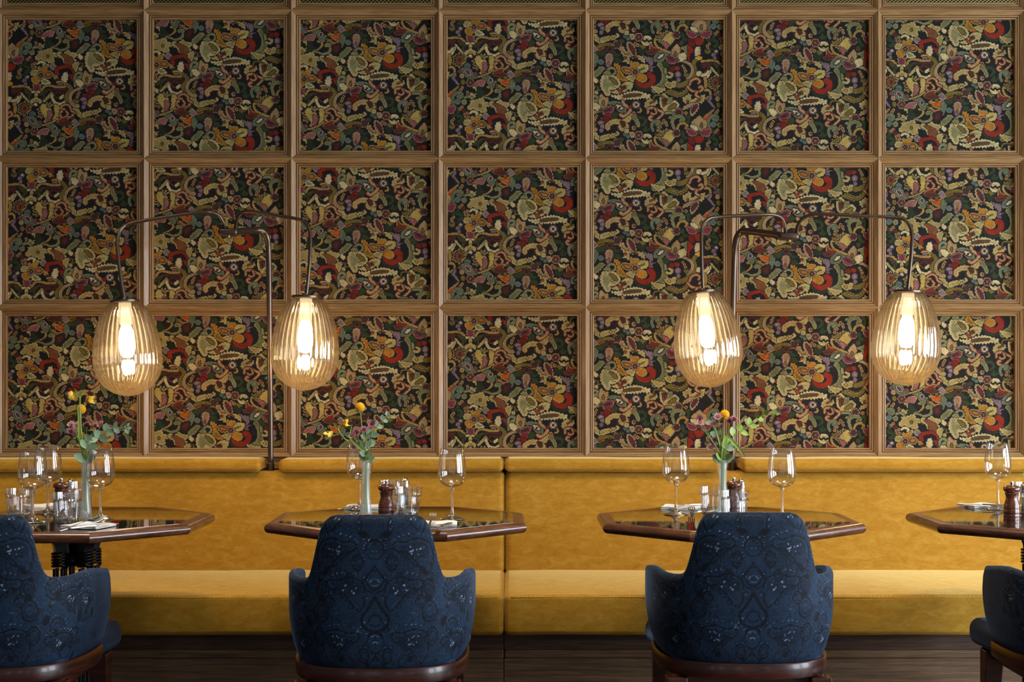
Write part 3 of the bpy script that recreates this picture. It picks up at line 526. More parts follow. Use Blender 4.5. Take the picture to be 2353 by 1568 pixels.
# profile: (distance from the ridge, depth behind the ridge)
PROF = [(0, 0), (.0008, .0002), (.0152, .0118), (.0165, .0160), (.0178, .0125), (.0200, .0112), (.0226, .0122), (.0240, .0175), (.0254, .0150), (.0280, .0140), (.0305, .0150), (PW, .018), (PW, .034)]
def moulding(x0, x1, z0, z1, side):
    """one mitred side of a panel surround; x0..z1 is the ridge rectangle"""
    V, Fc = [], []
    for (o, dp) in PROF:
        a = {'l': ((x0 + o, z0 + o), (x0 + o, z1 - o)), 'r': ((x1 - o, z1 - o), (x1 - o, z0 + o)),
             'b': ((x1 - o, z0 + o), (x0 + o, z0 + o)), 't': ((x0 + o, z1 - o), (x1 - o, z1 - o))}[side]
        for (px, pz) in a: V.append((px, D - .012 + dp + .012, pz))
    for i in range(len(PROF) - 1): Fc.append((2 * i, 2 * i + 1, 2 * i + 3, 2 * i + 2))
    n = len(V); V.append((V[0][0], YP, V[0][2])); V.append((V[1][0], YP, V[1][2])); Fc.append((0, n, n + 1, 1))
    return V, Fc
def paper(x0, x1, z0, z1, bx, by, skew=0):
    """tapestry panel built of flat stitch blocks; bx, by = picture position of the pale bud"""
    c = 1.5 * 1.0022 * D / F * YP / D                                   # one stitch
    U0 = (920 - OX) / CELL; V0 = (1355 - OY) / CELL
    xb, zb = X(bx, YP), Z(by, YP)
    x0 -= .004; x1 += .004; z0 -= .004; z1 += .004
    i0 = math.floor((x0 - xb) / c); i1 = math.ceil((x1 - xb) / c); j0 = math.floor((zb - z1) / c); j1 = math.ceil((zb - z0) / c)
    ii = np.arange(i0, i1)[None, :] + np.zeros((j1 - j0, 1), int); jj = np.arange(j0, j1)[:, None] + np.zeros((1, i1 - i0), int)
    u = np.floor(ii + U0 + jj * skew).astype(int); v = np.floor(jj + V0).astype(int)
    k = np.floor_divide(u, TW); g = tile[(v + (np.abs(k) % 2) * (TH // 2)) % TH, u - k * TW]
    rects, act = [], {}
    h, w = g.shape
    for r in range(h):
        row = g[r]; br = np.concatenate(([0], np.nonzero(np.diff(row))[0] + 1, [w])).tolist(); new = {}
        for a, b_ in zip(br, br[1:]):
            key = (a, b_, int(row[a])); s = act.pop(key, None)
            new[key] = r if s is None else s
        for (a, b_, cc), s in act.items(): rects.append((a, b_, s, r, cc))
        act = new
    for (a, b_, cc), s in act.items(): rects.append((a, b_, s, h, cc))
    rc = np.array(rects); n = len(rc)
    xa = np.clip(xb + (rc[:, 0] + i0) * c, x0, x1); xz = np.clip(xb + (rc[:, 1] + i0) * c, x0, x1)
    zt = np.clip(zb - (rc[:, 2] + j0) * c, z0, z1); zl = np.clip(zb - (rc[:, 3] + j0) * c, z0, z1)
    co = np.empty((n, 4, 3), np.float32); co[:, :, 1] = YP
    co[:, 0, 0] = xa; co[:, 0, 2] = zl; co[:, 1, 0] = xz; co[:, 1, 2] = zl; co[:, 2, 0] = xz; co[:, 2, 2] = zt; co[:, 3, 0] = xa; co[:, 3, 2] = zt
    me = bpy.data.meshes.new('tapestry_panel'); me.vertices.add(n * 4); me.vertices.foreach_set('co', co.ravel())
    me.loops.add(n * 4); me.loops.foreach_set('vertex_index', np.arange(n * 4, dtype=np.int32))
    me.polygons.add(n); me.polygons.foreach_set('loop_start', np.arange(0, n * 4, 4, dtype=np.int32))
    me.update(calc_edges=True)
    ca = me.color_attributes.new('stitch', 'FLOAT_COLOR', 'CORNER')
    cc = np.ones((n, 4, 4), np.float32); cc[:, :, :3] = PAL_LIN[rc[:, 4]][:, None, :]
    ca.data.foreach_set('color', cc.ravel()); me.materials.append(M['tapestry'])
    o = bpy.data.objects.new('tapestry_panel', me); COL.objects.link(o); o.parent = wall
    return o
BUD = [(-145, 190, 0), (205.5, 308, .05), (477, 284, .01), (817.7, 317, 0), (1207.8, 422, 0), (1398.5, 361.8, 0), (1804.5, 375, 0), (2199, 247.5, 0), (2500, 300, 0)]
for ci in range(len(ST_X) - 1):
    xa, xb_ = ST_X[ci], ST_X[ci + 1]
    for ri in range(4):
        za, zb_ = RZ[ri], RZ[ri + 1]
        for s in 'lrbt':
            obj('moulding', moulding(xa, xb_, za, zb_, s), M['oak_v' if s in 'lr' else 'oak_h'], wall)
        if ri < 3:
            if 0 < ci < len(ST_X) - 2: paper(xa + PW, xb_ - PW, za + PW, zb_ - PW, *BUD[ci])
            else: paper(xa + PW, xb_ - PW, za + PW, zb_ - PW, *BUD[ci])
        else:                               # brass woven grille over a dark backing
            g = []; x0, x1, z0, z1 = xa + PW - .002, xb_ - PW + .002, za + PW - .002, zb_ - PW + .002; pit = .0145; w_ = .0021
            span = (x1 - x0) + (z1 - z0) * 1.35; k = 0
            while k * pit < span:
                for sg in (1, -1):
                    t = k * pit                                  # wires x + 1.35 z = const, and the mirrored set
                    pa = (t, 0) if t < x1 - x0 else (x1 - x0, (t - (x1 - x0)) / 1.35)
                    pb = (0, t / 1.35) if t / 1.35 < z1 - z0 else (t - (z1 - z0) * 1.35, z1 - z0)
                    if sg < 0: pa = (x1 - x0 - pa[0], pa[1]); pb = (x1 - x0 - pb[0], pb[1])
                    yy = D + .020 + .0012 * sg
                    A = Vector((x0 + pa[0], yy, z0 + pa[1])); B_ = Vector((x0 + pb[0], yy, z0 + pb[1]))
                    if (A - B_).length > .004: g.append(tube([A, B_], w_, 4, False))
                k += 1
            gr = obj('brass_grille', join(*g), M['brass'], wall); gr['kind'] = 'stuff'
            obj('grille_backing', box(x0, x1, YP - .001, YP + .002, z0, z1), M['black_void'], wall)
# plain wainscot under the last rail and a ledge that shows between the bolsters
trim = obj('trim_1', bevel_vf(box(ST_X[0], ST_X[-1], D - .10, YP, Z(1062, D) - .02, Z(1062, D)), .002, 2), M['oak_h']); tag(trim, kind='structure', label='narrow oak ledge behind the bolsters')

# ------------------------------------------------------------------ banquettes
def soft(x0, x1, y0, y1, z0, z1, r, nx=24, crown=0, sag=None, seed=0):
    """upholstered block: rounded box with a slightly crowned face"""
    bm = bmesh.new(); bmesh.ops.create_cube(bm, size=1)
    for v in bm.verts: v.co = Vector(((x0 + x1) / 2 + v.co.x * (x1 - x0), (y0 + y1) / 2 + v.co.y * (y1 - y0), (z0 + z1) / 2 + v.co.z * (z1 - z0)))
    ex = [e for e in bm.edges if abs(e.verts[0].co.x - e.verts[1].co.x) > 1e-4]
    bmesh.ops.subdivide_edges(bm, edges=ex, cuts=nx)
    bmesh.ops.bevel(bm, geom=[e for e in bm.edges if e.calc_face_angle(0) > .5], offset=r, segments=5, affect='EDGES', profile=.5)
    rnd = random.Random(seed); ph = [rnd.uniform(0, 6) for _ in range(4)]
    for v in bm.verts:
        x, y, z = v.co
        w = math.sin(x * 5.1 + ph[0]) * .5 + math.sin(x * 11.7 + ph[1]) * .3 + math.sin(x * 23 + ph[2]) * .2
        v.co.z += w * .0014; v.co.y += w * .0012 * math.sin(z * 9 + ph[3])
    bm.verts.index_update(); r_ = ([v.co.copy() for v in bm.verts], [tuple(v.index for v in f.verts) for f in bm.faces]); bm.free(); return r_
def lean(vf, z0, y_per_z):
    return [Vector((p[0], p[1] + (p[2] - z0) * y_per_z, p[2])) for p in vf[0]], vf[1]
SEAM = X(1158.5, 4.75)
ZS, ZB = .458, .330                       # seat top and cushion bottom
YF = 4.60                                 # front of the seat cushion
for side, (xa, xb_, bol, lab) in enumerate([
        (-2.75, SEAM - .0012, [(-2.75, X(603, 5.24)), (X(645, 5.24), X(1157.2, 5.24))], 'long mustard velvet banquette left of the upright seam'),
        (SEAM + .0012, 2.75, [(X(1160.5, 5.24), X(1651, 5.24)), (X(1701, 5.24), 2.75)], 'long mustard velvet banquette right of the upright seam')]):
    b = empty('banquette', ((xa + xb_) / 2, 5.0, 0), lab, 'bench', 'mustard velvet banquettes')
    def sub(name, vf, m, **k):
        vf = ([Vector(p) - Vector(b.location) for p in vf[0]], vf[1]); return obj(name, vf, m, b, **k)
    sub('seat_cushion', soft(xa, xb_, YF, 5.24, ZB, ZS, .016, 60, seed=side), M['velvet'], smooth=True)
    st = []
    x = xa + .03
    while x < xb_ - .02:
        st.append(box(x, x + .0080, YF + .0040, YF + .0060, ZS - .0054, ZS - .0036)); x += .0125
    so = sub('stitching', join(*st), M['thread']); so['kind'] = 'stuff'
    sub('seam_piping', tube([(xa + .02, YF + .0030, ZS - .0085), (xb_ - .02, YF + .0030, ZS - .0085)], .0022, 8), M['velvet'], smooth=True)
    sub('backrest', lean(soft(xa, xb_, 5.175, 5.31, ZS - .02, Z(1085, 5.21), .022, 60, seed=side + 4), ZS, .10), M['velvet'], smooth=True)
    for (u0, u1) in bol:
        zc = .5 * (Z(1084, 5.21) + Z(1053, 5.26)); hh = .5 * (Z(1053, 5.26) - Z(1084, 5.21))
        sub('bolster', soft(u0, u1, 5.185, 5.335, zc - hh, zc + hh, .0150, 40, seed=side + 7), M['velvet'], smooth=True)
    sub('plinth', box(xa, xb_, YF + .075, 5.3, 0, ZB + .001), M['oak_dark'])
    sub('plinth_moulding', bevel_vf(box(xa, xb_, YF + .055, YF + .08, Z(1513, 4.66), Z(1494, 4.66)), .004, 2), M['oak_plinth'])
    sub('plinth_board', box(xa, xb_, YF + .062, YF + .08, 0, Z(1513, 4.66) - .001), M['oak_plinth'])

# ------------------------------------------------------------------ bridge lamps between the bolsters
def lamp(idx, pole, hub, arms, lab):
    base = P3(*pole[0]); root = empty('bridge_lamp', (base.x, base.y, base.z), lab, 'lamp', 'twin globe lamps rising behind the banquettes')
    L = lambda v: Vector(v) - base
    def sub(name, vf, m, parent=root, **k): return obj(name, ([L(p) for p in vf[0]], vf[1]), m, parent, **k)
    pp = [P3(*p) for p in pole]
    pp = [pp[0] - Vector((0, 0, .25))] + pp
    sp_ = spline(pp, 8); sub('pole', tube(sp_, [.0100 if i < 36 else min(.0125, .0100 + .0004 * (i - 36)) for i in range(len(sp_))], 16), M['bronze'], smooth=True)
    col_ = lathe([(0, -.02), (.0135, -.02), (.0135, .018), (.012, .022), (0, .022)], 24)
    sub('collar', xf(col_, Matrix.Translation(base + Vector((0, 0, .004)))), M['bronze'], auto=40)
    h = P3(*hub); hv = bevel_vf(box(-.034, .034, -.022, .022, -.0125, .0125), .0085, 3)
    hb = sub('hub', xf(hv, Matrix.Translation(h)), M['bronze'], auto=40)
    sub('screw', xf(lathe([(0, -.006), (.006, -.004), (.008, 0), (.0075, .024), (.004, .029), (0, .030)], 16), Matrix.Translation(h + Vector((0, -.003, -.0175)))), M['brass'], hb, smooth=True)
    for (path, top, bot, dg) in arms:
        n = len(path) - 1; dh = hub[2]
        pts = [P3(x, y, dh + (dg - dh) * min(1, i / (n - 1.5))) for i, (x, y) in enumerate(path)]
        a = sub('arm', tube(spline(pts, 8), .0062, 12), M['bronze'], smooth=True)
        T = P3(top[0], top[1], dg); B_ = P3(bot[0], bot[1], dg); ax = (B_ - T); Lg = ax.length; q = Vector((0, 0, -1)).rotation_difference(ax.normalized())
        mtx = Matrix.Translation(T) @ q.to_matrix().to_4x4()
        disc = lathe([(0, .008), (.010, .008), (.012, .004), (.046, .003), (.050, .001), (.050, -.005), (.046, -.0065), (0, -.0065)], 40)
        sub('cap', xf(disc, mtx), M['bronze'], auto=35)
        pr = [(0, .40), (.012, .46), (.035, .54), (.07, .62), (.12, .70), (.18, .775), (.25, .845), (.33, .905), (.42, .958), (.50, .985), (.57, 1.0), (.63, 1.0), (.69, .985), (.75, .94), (.81, .87), (.86, .78), (.90, .68), (.935, .56), (.963, .42), (.984, .26), (.996, .11), (1, 0)]
        gh = Lg - .006; rm = 77.5 * dg / F
        zs = [(-.006 - t * gh) for t, r in pr]
        fine = spline([(r * rm, 0, z) for (t, r), z in zip(pr, zs)], 3)
        prof = [(max(p.x, 0), p.z) for p in fine]; prof[-1] = (0, prof[-1][1])
        g = sub('glass_globe', xf(lathe(prof, 224, 36, .024, lambda z: .9 * max(0, (-z / gh - .72)) ** 1.3), mtx), M['amber'], smooth=True)
        sub('bulb_socket', xf(lathe([(.0, -.007), (.021, -.008), (.022, -.080), (.018, -.084), (0, -.084)], 24), mtx), M['socket_glow'], g, smooth=True)
        sub('bulb', xf(lathe([(0, -.082), (.015, -.084), (.0235, -.105), (.027, -.140), (.0275, -.162), (.023, -.182), (.014, -.193), (0, -.197)], 28), mtx), M['bulb'], g, smooth=True)
        l = bpy.data.lights.new('lamp_light', 'POINT'); l.energy = 5.4; l.color = (1, .66, .34); l.shadow_soft_size = .035
        lo = bpy.data.objects.new('lamp_light', l); COL.objects.link(lo); lo.location = mtx @ Vector((0, 0, -.235)) - base; lo.parent = root
    return root
lamp(0, [(622, 1080, 5.28), (621, 900, 5.28), (619, 700, 5.27), (617.5, 590, 5.27), (614, 548, 5.26), (602, 531, 5.25), (580, 530, 5.22), (528, 533.5, 5.10)], (525, 534, 5.10),
     [([(517, 527), (513, 512), (503, 496), (487, 488.5), (462, 488), (380, 499), (303, 513), (280, 525), (270.5, 548), (271, 585), (278, 640), (286, 688)], (286.5, 691), (298, 911), 4.98),
      ([(541, 527), (544, 508), (553, 491), (570, 486), (600, 489), (640, 496), (685, 504), (705, 516), (713, 540), (712, 590), (708, 640), (704, 678)], (703.5, 681), (698.5, 898), 5.0)],
     'bronze twin globe lamp left of centre with tilted arms')
lamp(1, [(1683, 1078, 5.28), (1683.5, 900, 5.28), (1685, 700, 5.27), (1687, 610, 5.27), (1690, 562, 5.26), (1700, 536, 5.25), (1722, 532, 5.22), (1810, 543.5, 5.10)], (1812, 544, 5.10),
     [([(1805, 537), (1803, 518), (1796, 502), (1780, 494), (1755, 493), (1700, 496), (1648, 499), (1625, 505), (1613.5, 525), (1612, 570), (1613.5, 630), (1615.5, 666)], (1614, 669), (1637, 891), 4.98),
      ([(1830, 537), (1833, 520), (1843, 504), (1862, 494), (1890, 492), (1960, 495.5), (2055, 500), (2082, 508), (2095, 532), (2095, 570), (2091, 620), (2086, 665)], (2087, 669), (2078, 887), 5.0)],
     'bronze twin globe lamp right of centre with level arms')

# ------------------------------------------------------------------ tables
ZT = .74
TABN = ['leftmost table', 'table left of centre', 'table right of centre', 'rightmost table']
def octagon(w, rot=0):
    c = w / 2; k = c * (math.sqrt(2) - 1)
    p = [(c, -k), (c, k), (k, c), (-k, c), (-c, k), (-c, -k), (-k, -c), (k, -c)]
    return [Vector((x * math.cos(rot) - y * math.sin(rot), x * math.sin(rot) + y * math.cos(rot), 0)) for x, y in p]
def make_table():
    r = empty('octagonal_table', (0, 0, 0)); wd = .735
    pts = octagon(wd); n = 8; inn = octagon(wd - .074)
    obj('table_surface', ([p + Vector((0, 0, ZT)) for p in inn] + [p + Vector((0, 0, ZT - .02)) for p in inn], [tuple(range(8)), tuple(range(8, 16))[::-1]] + [(i, i + 8, (i + 1) % 8 + 8, (i + 1) % 8) for i in range(8)]), M['tabletop'], r)
    prof = [(.0370, -.0002)] + [(.016 - .016 * math.sin(a), -.0145 + .0145 * math.cos(a)) for a in [R(t) for t in range(0, 181, 15)]] + [(.05, -.029)]
    # octagon edge: eight mitred bullnose strips
    for i in range(8):
        a, b_ = pts[i], pts[(i + 1) % 8]; V, Fc = [], []
        for (o, dz) in prof:
            s = (wd - 2 * o) / wd
            V += [(a.x * s, a.y * s, ZT + dz), (b_.x * s, b_.y * s, ZT + dz)]
        for k in range(len(prof) - 1): Fc.append((2 * k, 2 * k + 2, 2 * k + 3, 2 * k + 1))
        obj('edge_strip', (V, Fc), M['walnut_edge'], r, auto=60)
    obj('underside', ([p + Vector((0, 0, ZT - .028)) for p in octagon(wd - .08)], [tuple(range(8))[::-1]]), M['iron'], r)
    # cast iron pedestal of four clustered posts with coil springs and flared brackets
    for sx in (-1, 1):
        for sy in (-1, 1):
            cx, cy = sx * .037, sy * .037
            bars = [tube([(cx + a * .011, cy + b_ * .011, .03), (cx + a * .011, cy + b_ * .011, .60)], .0058, 8) for a in (-1, 1) for b_ in (-1, 1)]
            p = obj('post', join(*bars), M['iron'], r, auto=50)
            coil = [(cx + .0205 * math.cos(t), cy + .0205 * math.sin(t), .603 + .044 * t / (2 * math.pi * 5)) for t in [k * math.pi / 8 for k in range(81)]]
            obj('coil_spring', tube(coil, .0038, 8), M['iron'], p, smooth=True)
            d = Vector((sx, sy * .6, 0)).normalized(); s = d.cross(Vector((0, 0, 1)))
            V, Fc = [], []
            pr = []
            for t in range(9):
                u = t / 8; z = .645 + .066 * u; off = .055 * u ** 2.4
                pr.append((off, z))
            for k, (off, z) in enumerate(pr):
                c0 = Vector((cx, cy, z)) + d * (off - .020); c1 = Vector((cx, cy, z)) + d * (off + .014)
                V += [c0 - s * .016, c1 - s * .016, c1 + s * .016, c0 + s * .016]
            for k in range(8):
                for e in range(4): Fc.append((4 * k + e, 4 * k + (e + 1) % 4, 4 * k + 4 + (e + 1) % 4, 4 * k + 4 + e))
            Fc += [(0, 3, 2, 1), (32, 33, 34, 35)]
            obj('bracket', (V, Fc), M['iron'], r, auto=50)
    obj('clamp_block', bevel_vf(box(-.028, .028, -.045, .045, .607, .642), .006, 2), M['iron'], r)
    obj('centre_drum', lathe([(0, .64), (.022, .64), (.026, .66), (.026, .700), (.05, .711), (0, .711)], 24), M['iron'], r, auto=40)
    for sx in (1,): obj('bolt', xf(lathe([(0, 0), (.010, .0), (.010, .006), (.006, .011), (0, .012)], 16), Matrix.Translation((0, -.045, .624)) @ Matrix.Rotation(R(90), 4, 'X')), M['iron'], r, auto=40)
    obj('foot_plate', bevel_vf(xf(box(-.22, .22, -.22, .22, 0, .03), Matrix.Identity(4)), .008, 2), M['iron'], r)
    return r
TAB = [(-1.258, 4.215, -.02, 'black topped octagonal table at the left, its cast iron pedestal in view'), (-.328, 4.235, .012, 'black topped octagonal table left of centre, across the upright bench seam'),
       (.622, 4.225, 0, 'black topped octagonal table right of centre, behind the brightest blue chair'), (1.553, 4.235, .02, 'black topped octagonal table cut off by the right edge of the photo')]
t0 = make_table()
for i, (x, y, rz, lab) in enumerate(TAB):
    t = t0 if i == 0 else copy_tree(t0)
    t.location = (x, y, 0); t.rotation_euler = (.0033 if i == 0 else 0, 0, rz); tag(t, lab, 'table', 'octagonal tables in front of the banquettes')

# ------------------------------------------------------------------ armchairs
mot = np.full((400, 440), .5, np.float32)     # row = mm above the bottom edge, column = mm from the middle
MX, MZ = np.meshgrid(np.arange(440), np.arange(400))
def ring(cx, cz, a, b_, w=1.5, v=.16, half=None):
    d = np.hypot((MX - cx) / a, (MZ - cz) / b_); m = np.abs(d - 1) * min(a, b_) < w
    if half == 'top': m &= MZ > cz
    mot[m] = v
def dots(pts, r=2.0, v=.8, bgr=0):
    for (x, z) in pts:
        if bgr: mot[np.hypot(MX - x, MZ - z) < bgr] = .12
    for (x, z) in pts: mot[np.hypot(MX - x, (MZ - z)) < r] = v
def chain(cx, cz, a, b_, a0, a1, n, **k): dots([(cx + a * math.cos(R(a0 + (a1 - a0) * i / (n - 1))), cz + b_ * math.sin(R(a0 + (a1 - a0) * i / (n - 1)))) for i in range(n)], **k)
def line(pts, w=1.5, v=.16):
    p = spline([(x, z, 0) for x, z in pts], 14)
    for q in p: mot[np.hypot(MX - q.x, MZ - q.y) < w] = v
def tear(cx, cz, r, h, w=1.6, v=.14): line([(cx, cz + h), (cx + r * .45, cz + h * .45), (cx + r * .95, cz), (cx + r * .7, cz - r * .7), (cx, cz - r)], w, v); line([(cx, cz + h), (cx - r * .45, cz + h * .45), (cx - r * .95, cz), (cx - r * .7, cz - r * .7), (cx, cz - r)], w, v)
def paisley(cx, cz, s, flip=1):
    P = lambda x, z: (cx + x * s * flip, cz + z * s)
    mot[(np.hypot((MX - cx - 35 * s * flip) / (36 * s), (MZ - cz + 8 * s) / (20 * s)) < 1)] = .38
    for k, (w, v) in enumerate(((1.7, .12), (1.0, .60))):
        e = 0 if k == 0 else 4.5
        line([P(-8 + e, -6), P(-14 + e, 4), P(-4, 14 - e), P(14, 12 - e), P(40, 20 - e), P(66, 12 - e), P(78 - e, -10), P(76 - e, -44), P(66 - e, -62)], w * s ** .5, v)
        line([P(-8 + e, -6), P(2, -10 + e), P(12, -2), P(20, -14 + e), P(36, -30 + e), P(52, -50 + e), P(66 - e, -62)], w * s ** .5, v)
    rr = random.Random(int(cx * 7 + cz))
    dots([P(24 + rr.uniform(0, 34), 4 - rr.uniform(0, 24)) for _ in range(12)], 2.2, .85)
    dots([P(14 + 9 * i, -22 - 7.5 * i) for i in range(5)], 3.2, .30)
    chain(cx + 34 * s * flip, cz - 4 * s, 58 * s, 36 * s, 20, 150, 12, r=1.6, v=.8)
CZ = lambda y: (1430 - y) / 3.55
tear(0, CZ(215), 34, -36); ring(0, CZ(190), 32, 33); ring(0, CZ(190), 29, 30, .9, .6); chain(0, CZ(190), 40, 42, -60, 240, 26, r=1.9, v=.85, bgr=3.6)
ring(0, CZ(395), 21, 22); ring(0, CZ(395), 17, 18, 0.9, .65, 'top'); chain(0, CZ(395), 26, 28, 10, 170, 12, r=1.5, v=.85); dots([(0, CZ(400)), (5, CZ(408)), (-5, CZ(408))], 1.5)
tear(0, CZ(660), 29, 36); ring(0, CZ(650), 20, 22); ring(0, CZ(670), 10, 8, 1.5, .7)
tear(0, CZ(980), 34, 52, 3.2); tear(0, CZ(985), 28, 40, .9, .6); ring(0, CZ(1000), 14, 14); chain(0, CZ(985), 39, 42, -150, -30, 10, r=1.6, v=.8, bgr=3)
ring(0, CZ(1200), 20, 25); ring(0, CZ(1190), 16, 18, 0.9, .65, 'top'); dots([(0, CZ(1190)), (6, CZ(1196)), (-6, CZ(1196))], 1.7); tear(0, CZ(1400), 22, 24)
paisley(58, CZ(375), 1.05); paisley(102, CZ(700), 1.0, -1); paisley(52, CZ(1155), 1.05); paisley(60, CZ(80), .8)
for (x, z, r_) in ((128, CZ(740), 17), (132, CZ(930), 18), (140, CZ(1150), 16), (40, CZ(500), 13), (110, CZ(840), 11), (60, CZ(640), 10), (30, CZ(1310), 13), (190, 190, 18), (200, 90, 20), (240, 150, 15), (255, 60, 18), (290, 120, 16), (300, 190, 16)):
    ring(x, z, r_, r_ * 1.4); ring(x, z, r_ * .6, r_ * .8, 1.4, .28); chain(x, z, r_ * 1.3, r_ * 1.75, 20, 160, 8, r=1.4, v=.75)
paisley(205, 170, .9, 1); paisley(180, 60, .9, 1); paisley(330, 150, .8, -1)
rr = random.Random(5)
for _ in range(22):
    x, z = rr.uniform(8, 330), rr.uniform(8, 372)
    for k in range(rr.randint(2, 5)): dots([(x + rr.uniform(-7, 7), z + rr.uniform(-7, 7))], rr.uniform(1.0, 1.7), rr.uniform(.6, .8))
for _ in range(26):
    x, z = rr.uniform(0, 400), rr.uniform(0, 380); a, b_ = rr.uniform(5, 14), rr.uniform(4, 9); c_, s_ = math.cos(x), math.sin(x)
    mot[(((MX - x) * c_ + (MZ - z) * s_) / a) ** 2 + (((MX - x) * -s_ + (MZ - z) * c_) / b_) ** 2 < 1] = .14
# plan of the shell: half width, from the middle of the back round to the arm front
HW = .237
def plan():
    pts = [Vector((0, -.245, 0)), Vector((.05, -.2435, 0)), Vector((.10, -.236, 0)), Vector((.145, -.219, 0)), Vector((.182, -.190, 0)), Vector((.210, -.150, 0)), Vector((.226, -.100, 0)), Vector((.234, -.04, 0)), Vector((HW, .03, 0)), Vector((HW - .003, .10, 0))]
    return spline(pts, 20)
PLN = plan(); SL = [0]
for a, b_ in zip(PLN, PLN[1:]): SL.append(SL[-1] + (b_ - a).length)
STOT = SL[-1]
def plan_at(s):
    sa = abs(s); i = min(int(np.searchsorted(SL, sa)), len(SL) - 1); i = max(i, 1); t = (sa - SL[i - 1]) / (SL[i] - SL[i - 1])
    p = PLN[i - 1].lerp(PLN[i], t); d = (PLN[i] - PLN[i - 1]).normalized(); nrm = Vector((d.y, -d.x, 0))
    if s < 0: p = Vector((-p.x, p.y, 0)); nrm = Vector((-nrm.x, nrm.y, 0))
    return p, nrm
TZ = [(0, .822), (.098, .821), (.114, .817), (.127, .809), (.136, .796), (.142, .778), (.153, .735), (.164, .698), (.172, .680), (.182, .669), (.195, .664), (.22, .662), (.26, .663), (.30, .666), (.34, .667), (.39, .662), (STOT - .02, .650), (STOT - .006, .63), (STOT, .60)]
TZx = [a for a, b_ in TZ]; TZy = [b_ for a, b_ in TZ]
def ztop(s): return float(np.interp(abs(s), TZx, TZy))
ZBOT = .447
def shell_point(s, z, off):
    p, nrm = plan_at(s); k = min(max((z - ZBOT) / .14, 0), 1); sc = .885 + .115 * (1 - (1 - k) ** 2.2)
    e = min(max((z - ZBOT) / .02, 0), 1); inset = .010 * (1 - math.sqrt(max(0, 1 - (1 - e) ** 2)))
    up = max(0, (z - .62) / .2); bulge = .012 * math.sin(min(1, (z - ZBOT) / .38) * math.pi)
    q = Vector((p.x * sc, (p.y + .03) * (.93 + .07 * k) - .03, 0)) + nrm * (off - inset)
    q.y -= (.014 * up + bulge) * max(0, -p.y / .245); q.z = z; return q
def chair_shell():
    NS, NO, th = 300, 150, .046
    ss = np.linspace(-STOT, STOT, NS); V, mv = [], []
    n_rim, n_in = 10, 14; ring_n = NO + n_rim + n_in
    sm = [ztop(s) for s in ss]
    for s, zt in zip(ss, sm):
        th = .042 - .014 * min(1, max(0, (abs(s) - .14) / .12)); r = th / 2; zr = zt - r
        taper = min(1, max(.35, (STOT - abs(s)) / .03)) ; t2 = th * taper
        for j in range(NO):
            z = ZBOT + (zr - ZBOT) * j / (NO - 1); V.append(shell_point(s, z, 0))
            mv.append(mot[min(399, max(0, int((z - ZBOT) * 1000))), min(439, int(abs(s) * 1000))])
        for j in range(1, n_rim + 1):
            a = math.pi * j / (n_rim + 1); z = zr + r * math.sin(a); V.append(shell_point(s, zr, -t2 / 2 + t2 / 2 * math.cos(a)) + Vector((0, 0, z - zr)))
            mv.append(mot[min(399, int((z - ZBOT) * 1000)), min(439, int(abs(s) * 1000))])
        for j in range(n_in):
            z = zr + (ZBOT - zr) * j / (n_in - 1); V.append(shell_point(s, z, -t2)); mv.append(.45)
    Fc = []
    for i in range(NS - 1):
        a, b_ = i * ring_n, (i + 1) * ring_n
        for j in range(ring_n): Fc.append((a + j, b_ + j, b_ + (j + 1) % ring_n, a + (j + 1) % ring_n))
    Fc += [tuple(range(ring_n)), tuple((NS - 1) * ring_n + k for k in range(ring_n))[::-1]]
    return V, Fc, mv
def rail_band(z0, z1, out, th, k=.0):
    NS = 120; ss = np.linspace(-STOT * .97, STOT * .97, NS); V, Fc = [], []
    for s in ss:
        a = shell_point(s, ZBOT + .02, 0); p, nrm = plan_at(s)
        for (o, z) in ((out, z0 + .004), (out + .002, z0 + .012), (out + .002, z1 - .003), (out, z1), (out - th, z1), (out - th, z0)):
            q = a + nrm * o; V.append((q.x, q.y, z))
    for i in range(NS - 1):
        for j in range(6): Fc.append((i * 6 + j, i * 6 + 6 + j, i * 6 + 6 + (j + 1) % 6, i * 6 + (j + 1) % 6))
    Fc += [tuple(range(6)), tuple((NS - 1) * 6 + k for k in range(6))[::-1]]
    return V, Fc
